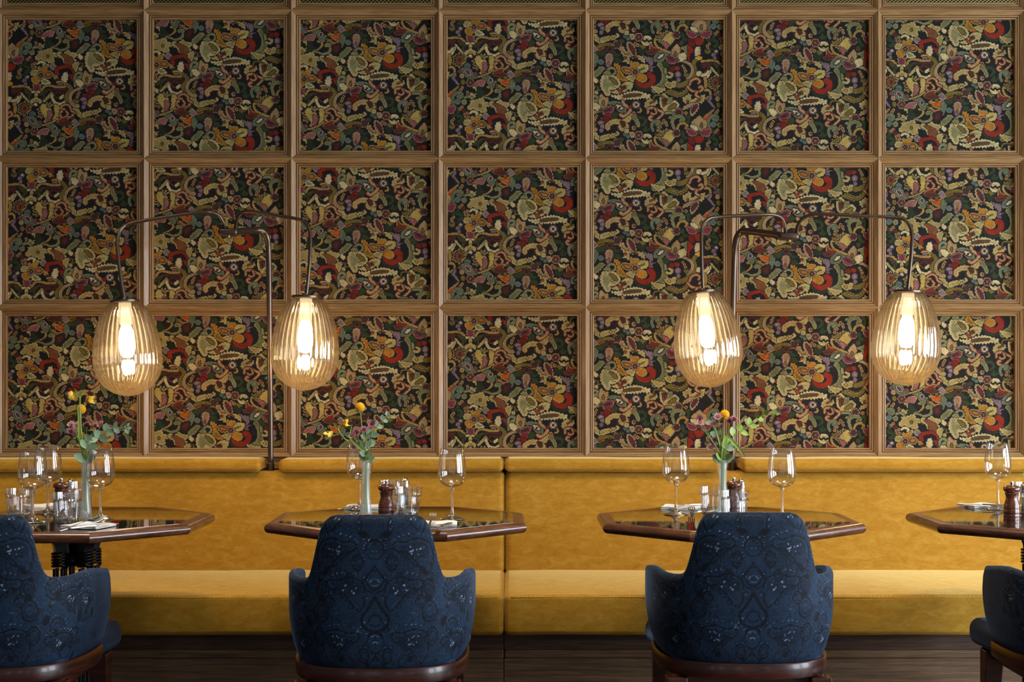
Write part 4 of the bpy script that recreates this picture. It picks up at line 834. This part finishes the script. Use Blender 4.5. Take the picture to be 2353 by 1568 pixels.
def make_chair():
    r = empty('armchair', (0, 0, 0))
    V, Fc, mv = chair_shell(); o = obj('upholstered_shell', (V, Fc), M['blue'], r, smooth=True)
    at = o.data.attributes.new('motif', 'FLOAT', 'POINT'); at.data.foreach_set('value', np.array(mv, np.float32))
    s = bevel_vf(box(-.221, .221, -.17, .275, .408, .484), .03, 5)
    s2 = obj('seat_cushion', ([Vector((p.x * (1 if p.y > 0.02 else 1 + (p.y - .02) * .9), p.y, p.z)) for p in s[0]], s[1]), M['blue'], r, smooth=True)
    at = s2.data.attributes.new('motif', 'FLOAT', 'POINT'); at.data.foreach_set('value', np.full(len(s2.data.vertices), .42, np.float32))
    pi_ = [(x, .262, .466) for x in (-.2, 0, .2)]
    obj('seat_rail', rail_band(.408, ZBOT + .003, .001, .03), M['mahogany'], r, auto=40)
    obj('seat_base', bevel_vf(box(-.19, .19, -.17, .24, .385, .412), .004, 2), M['mahogany'], r)
    for sx in (-1, 1):
        for (y0, y1, x1, z1) in ((-.165, -.215, .178, .408), (.180, .195, .180, .408)):
            x0 = sx * (x1 + .012)
            v = []
            for (cx, cy, z, w) in ((x0, y1, 0, .013), (sx * x1, y0 + (y1 - y0) * .2, z1, .026)):
                v += [(cx - w, cy - w, z), (cx + w, cy - w, z), (cx + w, cy + w, z), (cx - w, cy + w, z)]
            obj('leg', bevel_vf((v, [(0, 3, 2, 1), (4, 5, 6, 7), (0, 1, 5, 4), (1, 2, 6, 5), (2, 3, 7, 6), (3, 0, 4, 7)]), .003, 2), M['mahogany'], r)
    return r
CH = [(X(13.5, 3.72), 3.745, .0, 'dark blue paisley armchair cut off by the left edge of the photo'), (X(877, 3.70), 3.742, .01, 'dark blue paisley armchair seen from behind, left of the bench seam'),
      (X(1704, 3.74), 3.80, -.01, 'bright blue paisley armchair seen from behind, at the table right of centre'), (X(2503, 3.76), 3.79, .0, 'dark blue paisley armchair of which only the left arm shows at the right edge')]
c0 = make_chair()
for i, (x, y, rz, lab) in enumerate(CH):
    c = c0 if i == 0 else copy_tree(c0)
    c.location = (x, y, 0); c.rotation_euler = (0, 0, rz); tag(c, lab, 'armchair', 'blue paisley armchairs with their backs to the camera')
# ------------------------------------------------------------------ things on the tables
def at(px, py, z=ZT):
    """the spot on the table top that the photograph shows at (px, py)"""
    d = (HC - z) * F / (py - YH); return Vector((X(px, d), d, z))
proto = {}
def place(key, maker, pos, label, cat, group, rz=0, scale=1, tilt=(0, 0)):
    if key not in proto: o = maker(); proto[key] = o
    else: o = copy_tree(proto[key])
    o.location = pos + Vector((0, 0, .0006)); o.rotation_euler = (tilt[0], tilt[1], rz); o.scale = (scale,) * 3
    return tag(o, label, cat, group)
def wine_glass():
    r = empty('wine_glass')
    bo = [(.0332, .2030), (.0362, .180), (.0392, .160), (.0408, .143), (.0412, .133), (.0402, .121), (.0365, .110), (.0290, .1005), (.0190, .0955), (.0085, .0925), (0, .0918)]
    bi = [(0, .0938), (.010, .0950), (.020, .0982), (.0288, .1028), (.0355, .1115), (.0391, .1218), (.0401, .133), (.0397, .143), (.0381, .160), (.0351, .180), (.0322, .2030)]
    obj('bowl', lathe([(0, .0938)] + bi[1:] + [(.0327, .2036)] + bo[:-1] + [(0, .0918)], 48), M['glass_thin'], r, smooth=True)
    st = [(0, .0920), (.0075, .0916), (.0055, .086), (.0040, .075), (.0036, .05), (.0038, .030), (.0050, .018), (.0090, .0105), (.018, .0062), (.030, .0036), (.0370, .0020), (.0370, .0006), (.034, .0002), (0, .0002)]
    obj('stem_and_foot', lathe(st, 48), M['glass'], r, smooth=True)
    return r
def tumbler():
    r = empty('tumbler'); n = 48; V, Fc = [], []
    prof = [(.0, .012, 0), (.026, .013, 0), (.0300, .020, 0), (.0318, .045, 0), (.0328, .0585, 0), (.0388, .064, 0), (.0400, .0825, 0), (.0408, .0832, 0), (.0418, .0825, 0), (.0412, .068, 0), (.0402, .0610, 0), (.0380, .0565, 1), (.0372, .045, 1), (.0352, .020, 1), (.0338, .006, 1), (.0320, .0006, 0), (0, .0006, 0)]
    rings = []
    for (rr, z, fl) in prof:
        if rr == 0: V.append((0, 0, z)); rings.append([len(V) - 1]); continue
        ids = []
        for k in range(96):
            a = 2 * math.pi * k / 96; q = rr
            if fl: q = rr * (1 - .07 * abs(math.cos(a * 6)) ** .8)
            V.append((q * math.cos(a), q * math.sin(a), z)); ids.append(len(V) - 1)
        rings.append(ids)
    for a, b_ in zip(rings, rings[1:]):
        if len(a) == 1: Fc += [(a[0], b_[(k + 1) % 96], b_[k]) for k in range(96)]
        elif len(b_) == 1: Fc += [(a[k], a[(k + 1) % 96], b_[0]) for k in range(96)]
        else: Fc += [(a[k], a[(k + 1) % 96], b_[(k + 1) % 96], b_[k]) for k in range(96)]
    obj('faceted_glass', (V, Fc), M['glass_faceted'], r, auto=28)
    obj('thick_base', lathe([(0, .0118), (.0255, .0125), (.0288, .019), (.0305, .012), (.0302, .0012), (0, .0012)], 48), M['glass'], r, smooth=True)
    return r
def pepper_mill():
    r = empty('pepper_mill')
    obj('body', lathe([(0, 0), (.0235, 0), (.0240, .003), (.0225, .006), (.0238, .009), (.0238, .018), (.0226, .020), (.0236, .023), (.0228, .032), (.0188, .044), (.0170, .052), (.0178, .060), (.0205, .067), (.0185, .0705), (0, .0705)], 40), M['mill_wood'], r, auto=50)
    h = obj('head', lathe([(0, .0706), (.0190, .0708), (.0235, .0745), (.0250, .0800), (.0232, .0860), (.0175, .0895), (.0080, .0910), (0, .0912)], 40), M['mill_wood'], r, smooth=True)
    obj('knob', lathe([(0, .0905), (.0055, .0910), (.0040, .0940), (.0052, .0965), (.0058, .0995), (.0045, .1025), (0, .1035)], 20), M['chrome'], h, smooth=True)
    return r
def salt_shaker():
    r = empty('salt_shaker')
    obj('glass_body', lathe([(0, .002), (.0135, .002), (.0112, .058), (.0122, .060), (.0142, .030), (.0162, .0010), (.014, .0002), (0, .0002)][::1], 8), M['glass'], r, auto=30)
    obj('salt', lathe([(0, .0025), (.0130, .0028), (.0118, .045), (0, .046)], 16), M['porcelain_salt'], r, smooth=True)
    obj('cap', lathe([(0, .058), (.0128, .058), (.0132, .066), (.0115, .070), (.0122, .072), (.0105, .080), (.0060, .087), (0, .089)], 24), M['chrome'], r, auto=50)
    return r
def bud_vase():
    r = empty('bud_vase')
    obj('vase_body', lathe([(0, .006), (.014, .007), (.0150, .02), (.0105, .06), (.0095, .10), (.0105, .14), (.0122, .166), (.0132, .167), (.0140, .166), (.0122, .14), (.0112, .10), (.0124, .06), (.0178, .018), (.0205, .002), (.019, 0), (0, 0)], 32), M['frost'], r, smooth=True)
    obj('water', lathe([(0, .0075), (.0138, .0080), (.0146, .02), (.0103, .06), (.0093, .098), (0, .098)], 24), M['water'], r, smooth=True)
    return r
def napkin():
    r = empty('folded_napkin')
    for k, (z, s, dx) in enumerate(((0, 1.0, 0), (.0023, .985, .0015), (.0046, .975, -.001))):
        bm = bmesh.new(); g = bmesh.ops.create_grid(bm, x_segments=14, y_segments=12, size=.5)
        for v in bm.verts:
            x, y = v.co.x, v.co.y
            v.co = Vector((x * .112 * s + dx, y * .098 * s, z + .0012 * math.sin(x * 9 + k) * math.cos(y * 7) * (k > 0) + (.003 * max(0, -x - .3) if k == 2 else 0)))
        ex = bmesh.ops.extrude_face_region(bm, geom=list(bm.faces)); bmesh.ops.translate(bm, verts=[e for e in ex['geom'] if isinstance(e, bmesh.types.BMVert)], vec=(0, 0, .0021))
        bmesh.ops.recalc_face_normals(bm, faces=bm.faces)
        bm.verts.index_update(); vf = ([v.co.copy() for v in bm.verts], [tuple(v.index for v in f.verts) for f in bm.faces]); bm.free()
        vf = ([Vector((p.x, p.y, max(p.z, .0002))) for p in vf[0]], vf[1])
        obj('cloth_fold', vf, M['linen'], r, auto=50)
    return r
def strip(pts, ws, th=.0018):
    """flat bar along y: pts (y, z), half widths ws"""
    V, Fc = [], []
    for (y, z), w in zip(pts, ws): V += [(-w, y, z), (w, y, z), (w, y, z + th), (-w, y, z + th)]
    for i in range(len(pts) - 1):
        for e in range(4): Fc.append((4 * i + e, 4 * i + (e + 1) % 4, 4 * i + 4 + (e + 1) % 4, 4 * i + 4 + e))
    k = 4 * (len(pts) - 1); Fc += [(0, 3, 2, 1), (k, k + 1, k + 2, k + 3)]
    return V, Fc
def fork():
    r = empty('fork')
    obj('handle', strip([(-.095, .001), (-.088, .001), (-.06, .002), (-.02, .006), (.01, .009), (.025, .007), (.038, .003)], [.005, .0095, .007, .0035, .003, .006, .0115]), M['steel'], r, auto=40)
    for k in range(4):
        x = -.0092 + k * .0061
        v, f = strip([(.037, .003), (.055, .0035), (.075, .009), (.088, .016)], [.0021, .0019, .0017, .0010]); obj('tine', ([(p[0] + x, p[1], p[2]) for p in v], f), M['steel'], r)
    return r
def knife():
    r = empty('table_knife')
    obj('handle', strip([(-.11, .001), (-.103, .001), (-.06, .002), (0, .003), (.008, .003)], [.005, .0095, .008, .0055, .004], .005), M['steel'], r, auto=40)
    v, f = strip([(.008, .003), (.02, .003), (.06, .0025), (.09, .002), (.105, .002)], [.004, .0085, .0095, .0085, .002], .0012); obj('blade', (v, f), M['steel'], r, auto=40)
    return r
GW = 'stemmed wine glasses on the tables'; GT = 'faceted water tumblers on the tables'; GM = 'pepper mills'; GS = 'salt shakers'; GV = 'frosted bud vases'; GN = 'folded napkins'; GF = 'forks on the napkins'; GK = 'knives on the napkins'
for px, py, lab in [(75, 1201, 'wine glass on the leftmost table, nearest the left edge of the photo'), (110, 1181, 'wine glass at the far side of the leftmost table, behind the dark mill'), (231, 1194, 'wine glass on the leftmost table, right of the vase'),
                    (826, 1172, 'wine glass behind the vase on the table left of centre'), (1039, 1194, 'wine glass alone at the right side of the table left of centre'), (1553, 1183, 'wine glass standing by the napkin on the table right of centre'),
                    (1797, 1195, 'wine glass rising behind the right shoulder of the bright blue armchair'), (2293, 1171, 'wine glass on the table at the right edge of the photo')]:
    place('wg', wine_glass, at(px, py), lab, 'wine glass', GW)
for px, py, lab, rz in [(46, 1190, 'faceted tumbler on the leftmost table, behind the leftmost wine glass', .1), (154, 1201, 'faceted tumbler in front of the mill on the leftmost table', 0), (187, 1171, 'faceted tumbler behind the vase on the leftmost table', .2),
                    (938, 1186, 'faceted tumbler just right of the pepper mill on the table left of centre', .05), (902, 1166, 'faceted tumbler mostly hidden behind the pepper mill, table left of centre', .2), (1639, 1185, 'taller looking tumbler left of the vase on the table right of centre', .1),
                    (1688, 1196, 'faceted tumbler close behind the top of the bright blue armchair', 0), (2362, 1172, 'faceted tumbler at the right edge of the photo behind the mill', .1)]:
    place('tb', tumbler, at(px, py), lab, 'tumbler', GT, rz)
for px, py, lab in [(141, 1178, 'dark pepper mill showing its head above a tumbler on the leftmost table'), (887.5, 1184, 'brown pepper mill standing clear on the table left of centre'), (1686, 1175, 'pepper mill half hidden behind the tumbler on the table right of centre'), (2325, 1187, 'coppery pepper mill on the rightmost table')]:
    place('mill', pepper_mill, at(px, py), lab, 'pepper mill', GM)
for px, py, lab in [(162, 1167, 'salt shaker beside the mill on the leftmost table'), (931, 1163, 'salt shaker seen through the tumbler on the table left of centre'), (1703, 1166, 'salt shaker right of the half hidden mill, table right of centre'), (2353, 1178, 'salt shaker cut by the right edge of the photo')]:
    place('salt', salt_shaker, at(px, py), lab, 'salt shaker', GS)
VS = [(196.5, 1190), (841, 1190), (1660.5, 1190), (2384, 1180)]
for (px, py), lab in zip(VS, ['frosted bud vase on the leftmost table', 'frosted bud vase on the table left of centre', 'frosted bud vase behind the bright blue armchair', 'frosted bud vase just past the right edge of the photo']):
    place('vase', bud_vase, at(px, py), lab, 'vase', GV)
for px, py, rz, lab, fk, kn in [(203, 1212, -.30, 'napkin at the front of the leftmost table', (190, 1209, -.62, .10), (217, 1211, -.72, 0)), (101, 1166, .5, 'napkin at the far side of the leftmost table', None, None),
                        (836, 1168, 3.14, 'napkin at the far side of the table left of centre', None, (806, 1167, 2.7, 0)), (1003, 1207, .02, 'napkin at the front of the table left of centre', (989, 1207, -.05, .14), (1016, 1212, 2.9, 0)),
                        (1565, 1169, -.25, 'napkin at the far side of the table right of centre', (1590, 1172, 3.0, 0), (1575, 1164, 2.2, 0)), (2253, 1165, .3, 'napkin on the rightmost table', (2300, 1166, 2.5, 0), (2262, 1163, 1.1, 0))]:
    place('nap', napkin, at(px, py), 'white folded ' + lab, 'napkin', GN, rz)
    if fk: place('fork', fork, at(fk[0], fk[1], ZT + .0075), 'fork lying on the ' + lab, 'fork', GF, fk[2], .85, (fk[3], 0))
    if kn: place('knife', knife, at(kn[0], kn[1], ZT + .0075), 'knife lying on the ' + lab, 'knife', GK, kn[2], .72)

# ------------------------------------------------------------------ cut flowers
def stem_path(vase, tip, via=None, d=None, rnd=None):
    px, py = VS[vase]; b0 = at(px, py); mid = b0 + Vector((0, 0, .15)); b = b0 + Vector(((rnd or 0) * .004, 0, .02))
    t = P3(tip[0], tip[1], d or b0.y); pts = [b, mid + Vector(((rnd or 0) * .003, 0, 0))]
    if via: pts += [P3(v[0], v[1], d or b0.y) for v in via]
    return b0, pts + [t]
def flower_root(kind, vase, lab, cat):
    px, py = VS[vase]; b0 = at(px, py)
    return b0, empty(kind, b0, lab, cat, 'cut flowers in the bud vases')
def L0(vf, b0): return ([Vector(p) - b0 for p in vf[0]], vf[1])
WHERE = ['in the leftmost vase', 'in the vase left of centre', 'in the vase right of centre', 'at the right photo edge']
def craspedia(v, tip, via=None, dd=0):
    b0, r = flower_root('button_flower', v, 'round yellow button flower ' + WHERE[v], 'flower')
    _, pts = stem_path(v, tip, via, None, .4)
    obj('stem', L0(tube(spline(pts, 6), .0016, 8), b0), M['stem'], r, smooth=True)
    bm = bmesh.new(); bmesh.ops.create_icosphere(bm, subdivisions=4, radius=.0138)
    rr = random.Random(v)
    for w in bm.verts: w.co *= 1 + rr.uniform(-.05, .05)
    bm.verts.index_update(); vf = ([w.co + pts[-1] for w in bm.verts], [tuple(x.index for x in f.verts) for f in bm.faces]); bm.free()
    obj('flower_head', L0(vf, b0), M['yellow_ball'], r, smooth=False)
def petal(L_, w, lift=.2, n=5, curl=0):
    V, Fc = [], []
    for i in range(n + 1):
        u = i / n; ww = w * math.sin(math.pi * min(.97, u * .86 + .10)) ** .8; z = lift * L_ * u + curl * L_ * u * u
        V += [Vector((-ww, u * L_, z + .12 * ww)), Vector((0, u * L_, z - .05 * ww)), Vector((ww, u * L_, z + .12 * ww))]
    for i in range(n):
        for e in range(2): Fc.append((3 * i + e, 3 * i + e + 1, 3 * i + 4 + e, 3 * i + 3 + e))
    return V, Fc
def orient(d, spin=0):
    return Vector(d).normalized().to_track_quat('Z', 'Y').to_matrix().to_4x4() @ Matrix.Rotation(spin, 4, 'Z')
def leafm(L_, w, dirv, nrm, pos, lift=.1):
    y = Vector(dirv).normalized(); z = (Vector(nrm) - y * Vector(nrm).dot(y)).normalized(); x = y.cross(z)
    m = Matrix((x, y, z)).transposed().to_4x4(); m.translation = Vector(pos); return xf(petal(L_, w, lift, 6), m)
def astrantia(v, tips, seed, lab):
    b0, r = flower_root('masterwort_spray', v, lab + ' ' + WHERE[v], 'flower')
    rr = random.Random(seed)
    for k, (tip, via) in enumerate(tips):
        _, pts = stem_path(v, tip, via, at(*VS[v]).y + rr.uniform(-.02, .025), rr.uniform(-1, 1))
        obj('stem', L0(tube(spline(pts, 5), .0011, 6), b0), M['stem'], r, smooth=True)
        d = Vector((rr.uniform(-.5, .5), rr.uniform(-.9, -.4), rr.uniform(.3, 1))); c = pts[-1]
        pet = []
        for j in range(16):
            m = Matrix.Translation(c) @ orient(d, j * math.pi / 8); pet.append(xf(petal(rr.uniform(.0115, .0140), .0027, .45 + .22 * (j % 2)), m))
        h = obj('flower_head', L0(join(*pet), b0), M['petal_pale' if k % 2 else 'petal_pink'], r)
        cen = []
        for j in range(26):
            a = j * 2.4; q = .0062 * math.sqrt(j / 26); m = Matrix.Translation(c) @ orient(d)
            cen.append(tube([m @ Vector((q * .4 * math.cos(a), q * .4 * math.sin(a), 0)), m @ Vector((q * math.cos(a), q * math.sin(a), .0075))], [.0004, .0009], 4))
        obj('stamens', L0(join(*cen), b0), M['petal_dark' if k % 2 == 0 else 'petal_pink'], h)
def eucalyptus(v, pts_px, n, size, seed, lab, m='leaf_grey', dd=0):
    b0, r = flower_root('eucalyptus_sprig', v, lab + ' ' + WHERE[v], 'foliage')
    rr = random.Random(seed); _, pts = stem_path(v, pts_px[-1], pts_px[:-1], b0.y + dd, rr.uniform(-1, 1))
    sp = spline(pts, 10); obj('stem', L0(tube(sp, [.0016 - .0009 * i / len(sp) for i in range(len(sp))], 6), b0), M['stem'], r, smooth=True)
    i0 = 12
    for k in range(n):
        i = int(i0 + (len(sp) - 2 - i0) * k / max(1, n - 1)); p = sp[i]; t = (sp[min(i + 1, len(sp) - 1)] - sp[i - 1]).normalized()
        s = size * (1.05 - .6 * k / n)
        for sg in (-1, 1):
            if rr.random() < .12: continue
            out = (t.cross(Vector((0, 1, 0))) * sg + t * rr.uniform(.2, .9) + Vector((0, rr.uniform(-.6, .5), 0))).normalized()
            nr = Vector((rr.uniform(-.6, .6), -1, rr.uniform(-.2, .8)))
            v1, f1 = leafm(s, s * .40, out, nr, p, rr.uniform(-.1, .2)); o = obj('leaf', L0((v1, f1), b0), M[m], r, smooth=True)
    v1, f1 = leafm(size * .4, size * .15, t, (0, -1, .2), sp[-1]); obj('leaf', L0((v1, f1), b0), M[m], r, smooth=True)
def tulip(v, tip, via, bend, lab, seed=0, blooms=((0, 0),)):
    b0, r = flower_root('yellow_tulip', v, lab + ' ' + WHERE[v], 'flower')
    _, pts = stem_path(v, tip, via, b0.y - .012, -.6); obj('stem', L0(tube(spline(pts, 8), .0024, 8), b0), M['leaf_lime'], r, smooth=True)
    rr = random.Random(seed)
    for (bx, by, dx, dz) in blooms:
        c = P3(bx, by, b0.y - .012); d = Vector((dx, -.25, dz)); pe = []
        for j in range(6):
            m = Matrix.Translation(c) @ orient(d, j * math.pi / 3 + .2); q = petal(.021, .0075, 1.6 if j % 2 else 1.2, 6, -.3); q = ([Vector((p.x, p.y * .6, p.z)) for p in q[0]], q[1]); pe.append(xf(q, m))
        obj('bloom', L0(join(*pe), b0), M['petal_yellow'], r, smooth=True)
    for j in range(6):
        a = rr.uniform(-1, 1); v1, f1 = leafm(rr.uniform(.018, .032), .0016, Vector((a, rr.uniform(-.3, .3), 1)), (0, -1, 0), pts[-1] - Vector((0, 0, .004))); obj('thin_leaf', L0((v1, f1), b0), M['leaf_lime'], r, smooth=True)
def blade(v, pts_px, w, lab):
    b0, r = flower_root('long_leaf', v, lab + ' ' + WHERE[v], 'foliage')
    _, pts = stem_path(v, pts_px[-1], pts_px[:-1], b0.y - .016, .8); sp = spline(pts, 8); V, Fc = [], []; n = len(sp)
    for i, p in enumerate(sp):
        t = (sp[min(i + 1, n - 1)] - sp[max(i - 1, 0)]).normalized(); s = t.cross(Vector((0, 1, 0))).normalized(); ww = w * math.sin(math.pi * (.12 + .86 * i / (n - 1))) ** .7
        V += [p - s * ww, p + Vector((0, .0022, 0)), p + s * ww]
    for i in range(n - 1): Fc += [(3 * i, 3 * i + 1, 3 * i + 4, 3 * i + 3), (3 * i + 1, 3 * i + 2, 3 * i + 5, 3 * i + 4)]
    obj('blade', L0((V, Fc), b0), M['leaf_lime'], r, smooth=True)
craspedia(0, (186, 941), [(187, 1000)])
craspedia(1, (827, 936), [(832, 985), (836, 1030)])
craspedia(2, (1665, 953), [(1663, 1000)])
tulip(0, (184, 912), [(190, 1020), (184, 960)], 0, 'yellow tulip with feathery green tips standing upright', 3, ((196, 923, .9, .25), (172, 919, -.6, .7)))
tulip(1, (776, 985), [(832, 1030), (800, 1015), (784, 1000)], 0, 'small yellow tulip nodding on a curved stem', 4, ((765, 993, -1, -.5), (783, 981, .8, .5)))
blade(0, [(184, 1010), (182, 965), (180, 935)], .0052, 'long pale green leaf standing upright')
blade(1, [(838, 1040), (808, 1010), (809, 975)], .0045, 'narrow lime leaf left of the button flower')
blade(2, [(1664, 1040), (1672, 1005), (1712, 1050)], .0075, 'long drooping green leaf bending to the right')
blade(2, [(1655, 1020), (1640, 975), (1622, 962)], .003, 'thin hooked green leaf bending to the left')
astrantia(0, [((200, 979), [(196, 1030)]), ((164, 978), [(188, 1030), (176, 998)]), ((162, 994), [(188, 1035), (175, 1005)]), ((233, 977), [(205, 1030), (220, 1000)]), ((197, 1014), [(196, 1040)]), ((178, 980), [(188, 1020)]), ((219, 981), [(200, 1040)])], 2, 'pink masterwort spray')
astrantia(1, [((819, 996), [(834, 1040)]), ((812, 1002), [(832, 1040)]), ((857, 975), [(850, 1030)]), ((850, 988), [(848, 1030)]), ((836, 990), [(840, 1040)]), ((813, 1030), [(834, 1050)])], 5, 'dusty pink masterwort spray')
astrantia(2, [((1608, 964), [(1650, 1035), (1620, 985)]), ((1607, 973), [(1650, 1035), (1618, 990)]), ((1677, 969), [(1668, 1020)]), ((1650, 960), [(1660, 1020)]), ((1640, 976), [(1656, 1030)]), ((1660, 982), [(1662, 1030)]), ((1641, 1014), [(1656, 1040)]), ((1634, 1030), [(1652, 1046)]), ((1686, 966), [(1674, 1020)])], 8, 'large mauve and pink masterwort spray')
eucalyptus(0, [(212, 1030), (228, 1005), (255, 985), (292, 984)], 7, .034, 1, 'grey green eucalyptus sprig arching to the right')
eucalyptus(0, [(200, 1030), (206, 1012)], 3, .036, 4, 'short broad leaved eucalyptus sprig low', 'leaf_grey', -.02)
eucalyptus(1, [(846, 1020), (858, 990), (878, 968), (890, 955)], 6, .026, 2, 'grey green eucalyptus sprig leaning right')
eucalyptus(1, [(842, 1040), (840, 1012), (842, 990)], 5, .026, 9, 'short upright eucalyptus sprig', 'leaf_grey', -.015)
eucalyptus(2, [(1680, 1010), (1712, 985), (1748, 958), (1782, 952)], 8, .030, 3, 'bright green eucalyptus sprig reaching far to the right', 'leaf_lime')
eucalyptus(2, [(1664, 1040), (1668, 1030)], 2, .034, 6, 'pair of broad grey leaves at the vase neck', 'leaf_grey', -.015)
eucalyptus(2, [(1652, 1020), (1640, 985), (1632, 972)], 3, .026, 7, 'small grey eucalyptus sprig at the left', 'leaf_grey', .015)
eucalyptus(3, [(2378, 1060), (2364, 1090)], 4, .034, 11, 'green leafy sprig', 'leaf_lime')
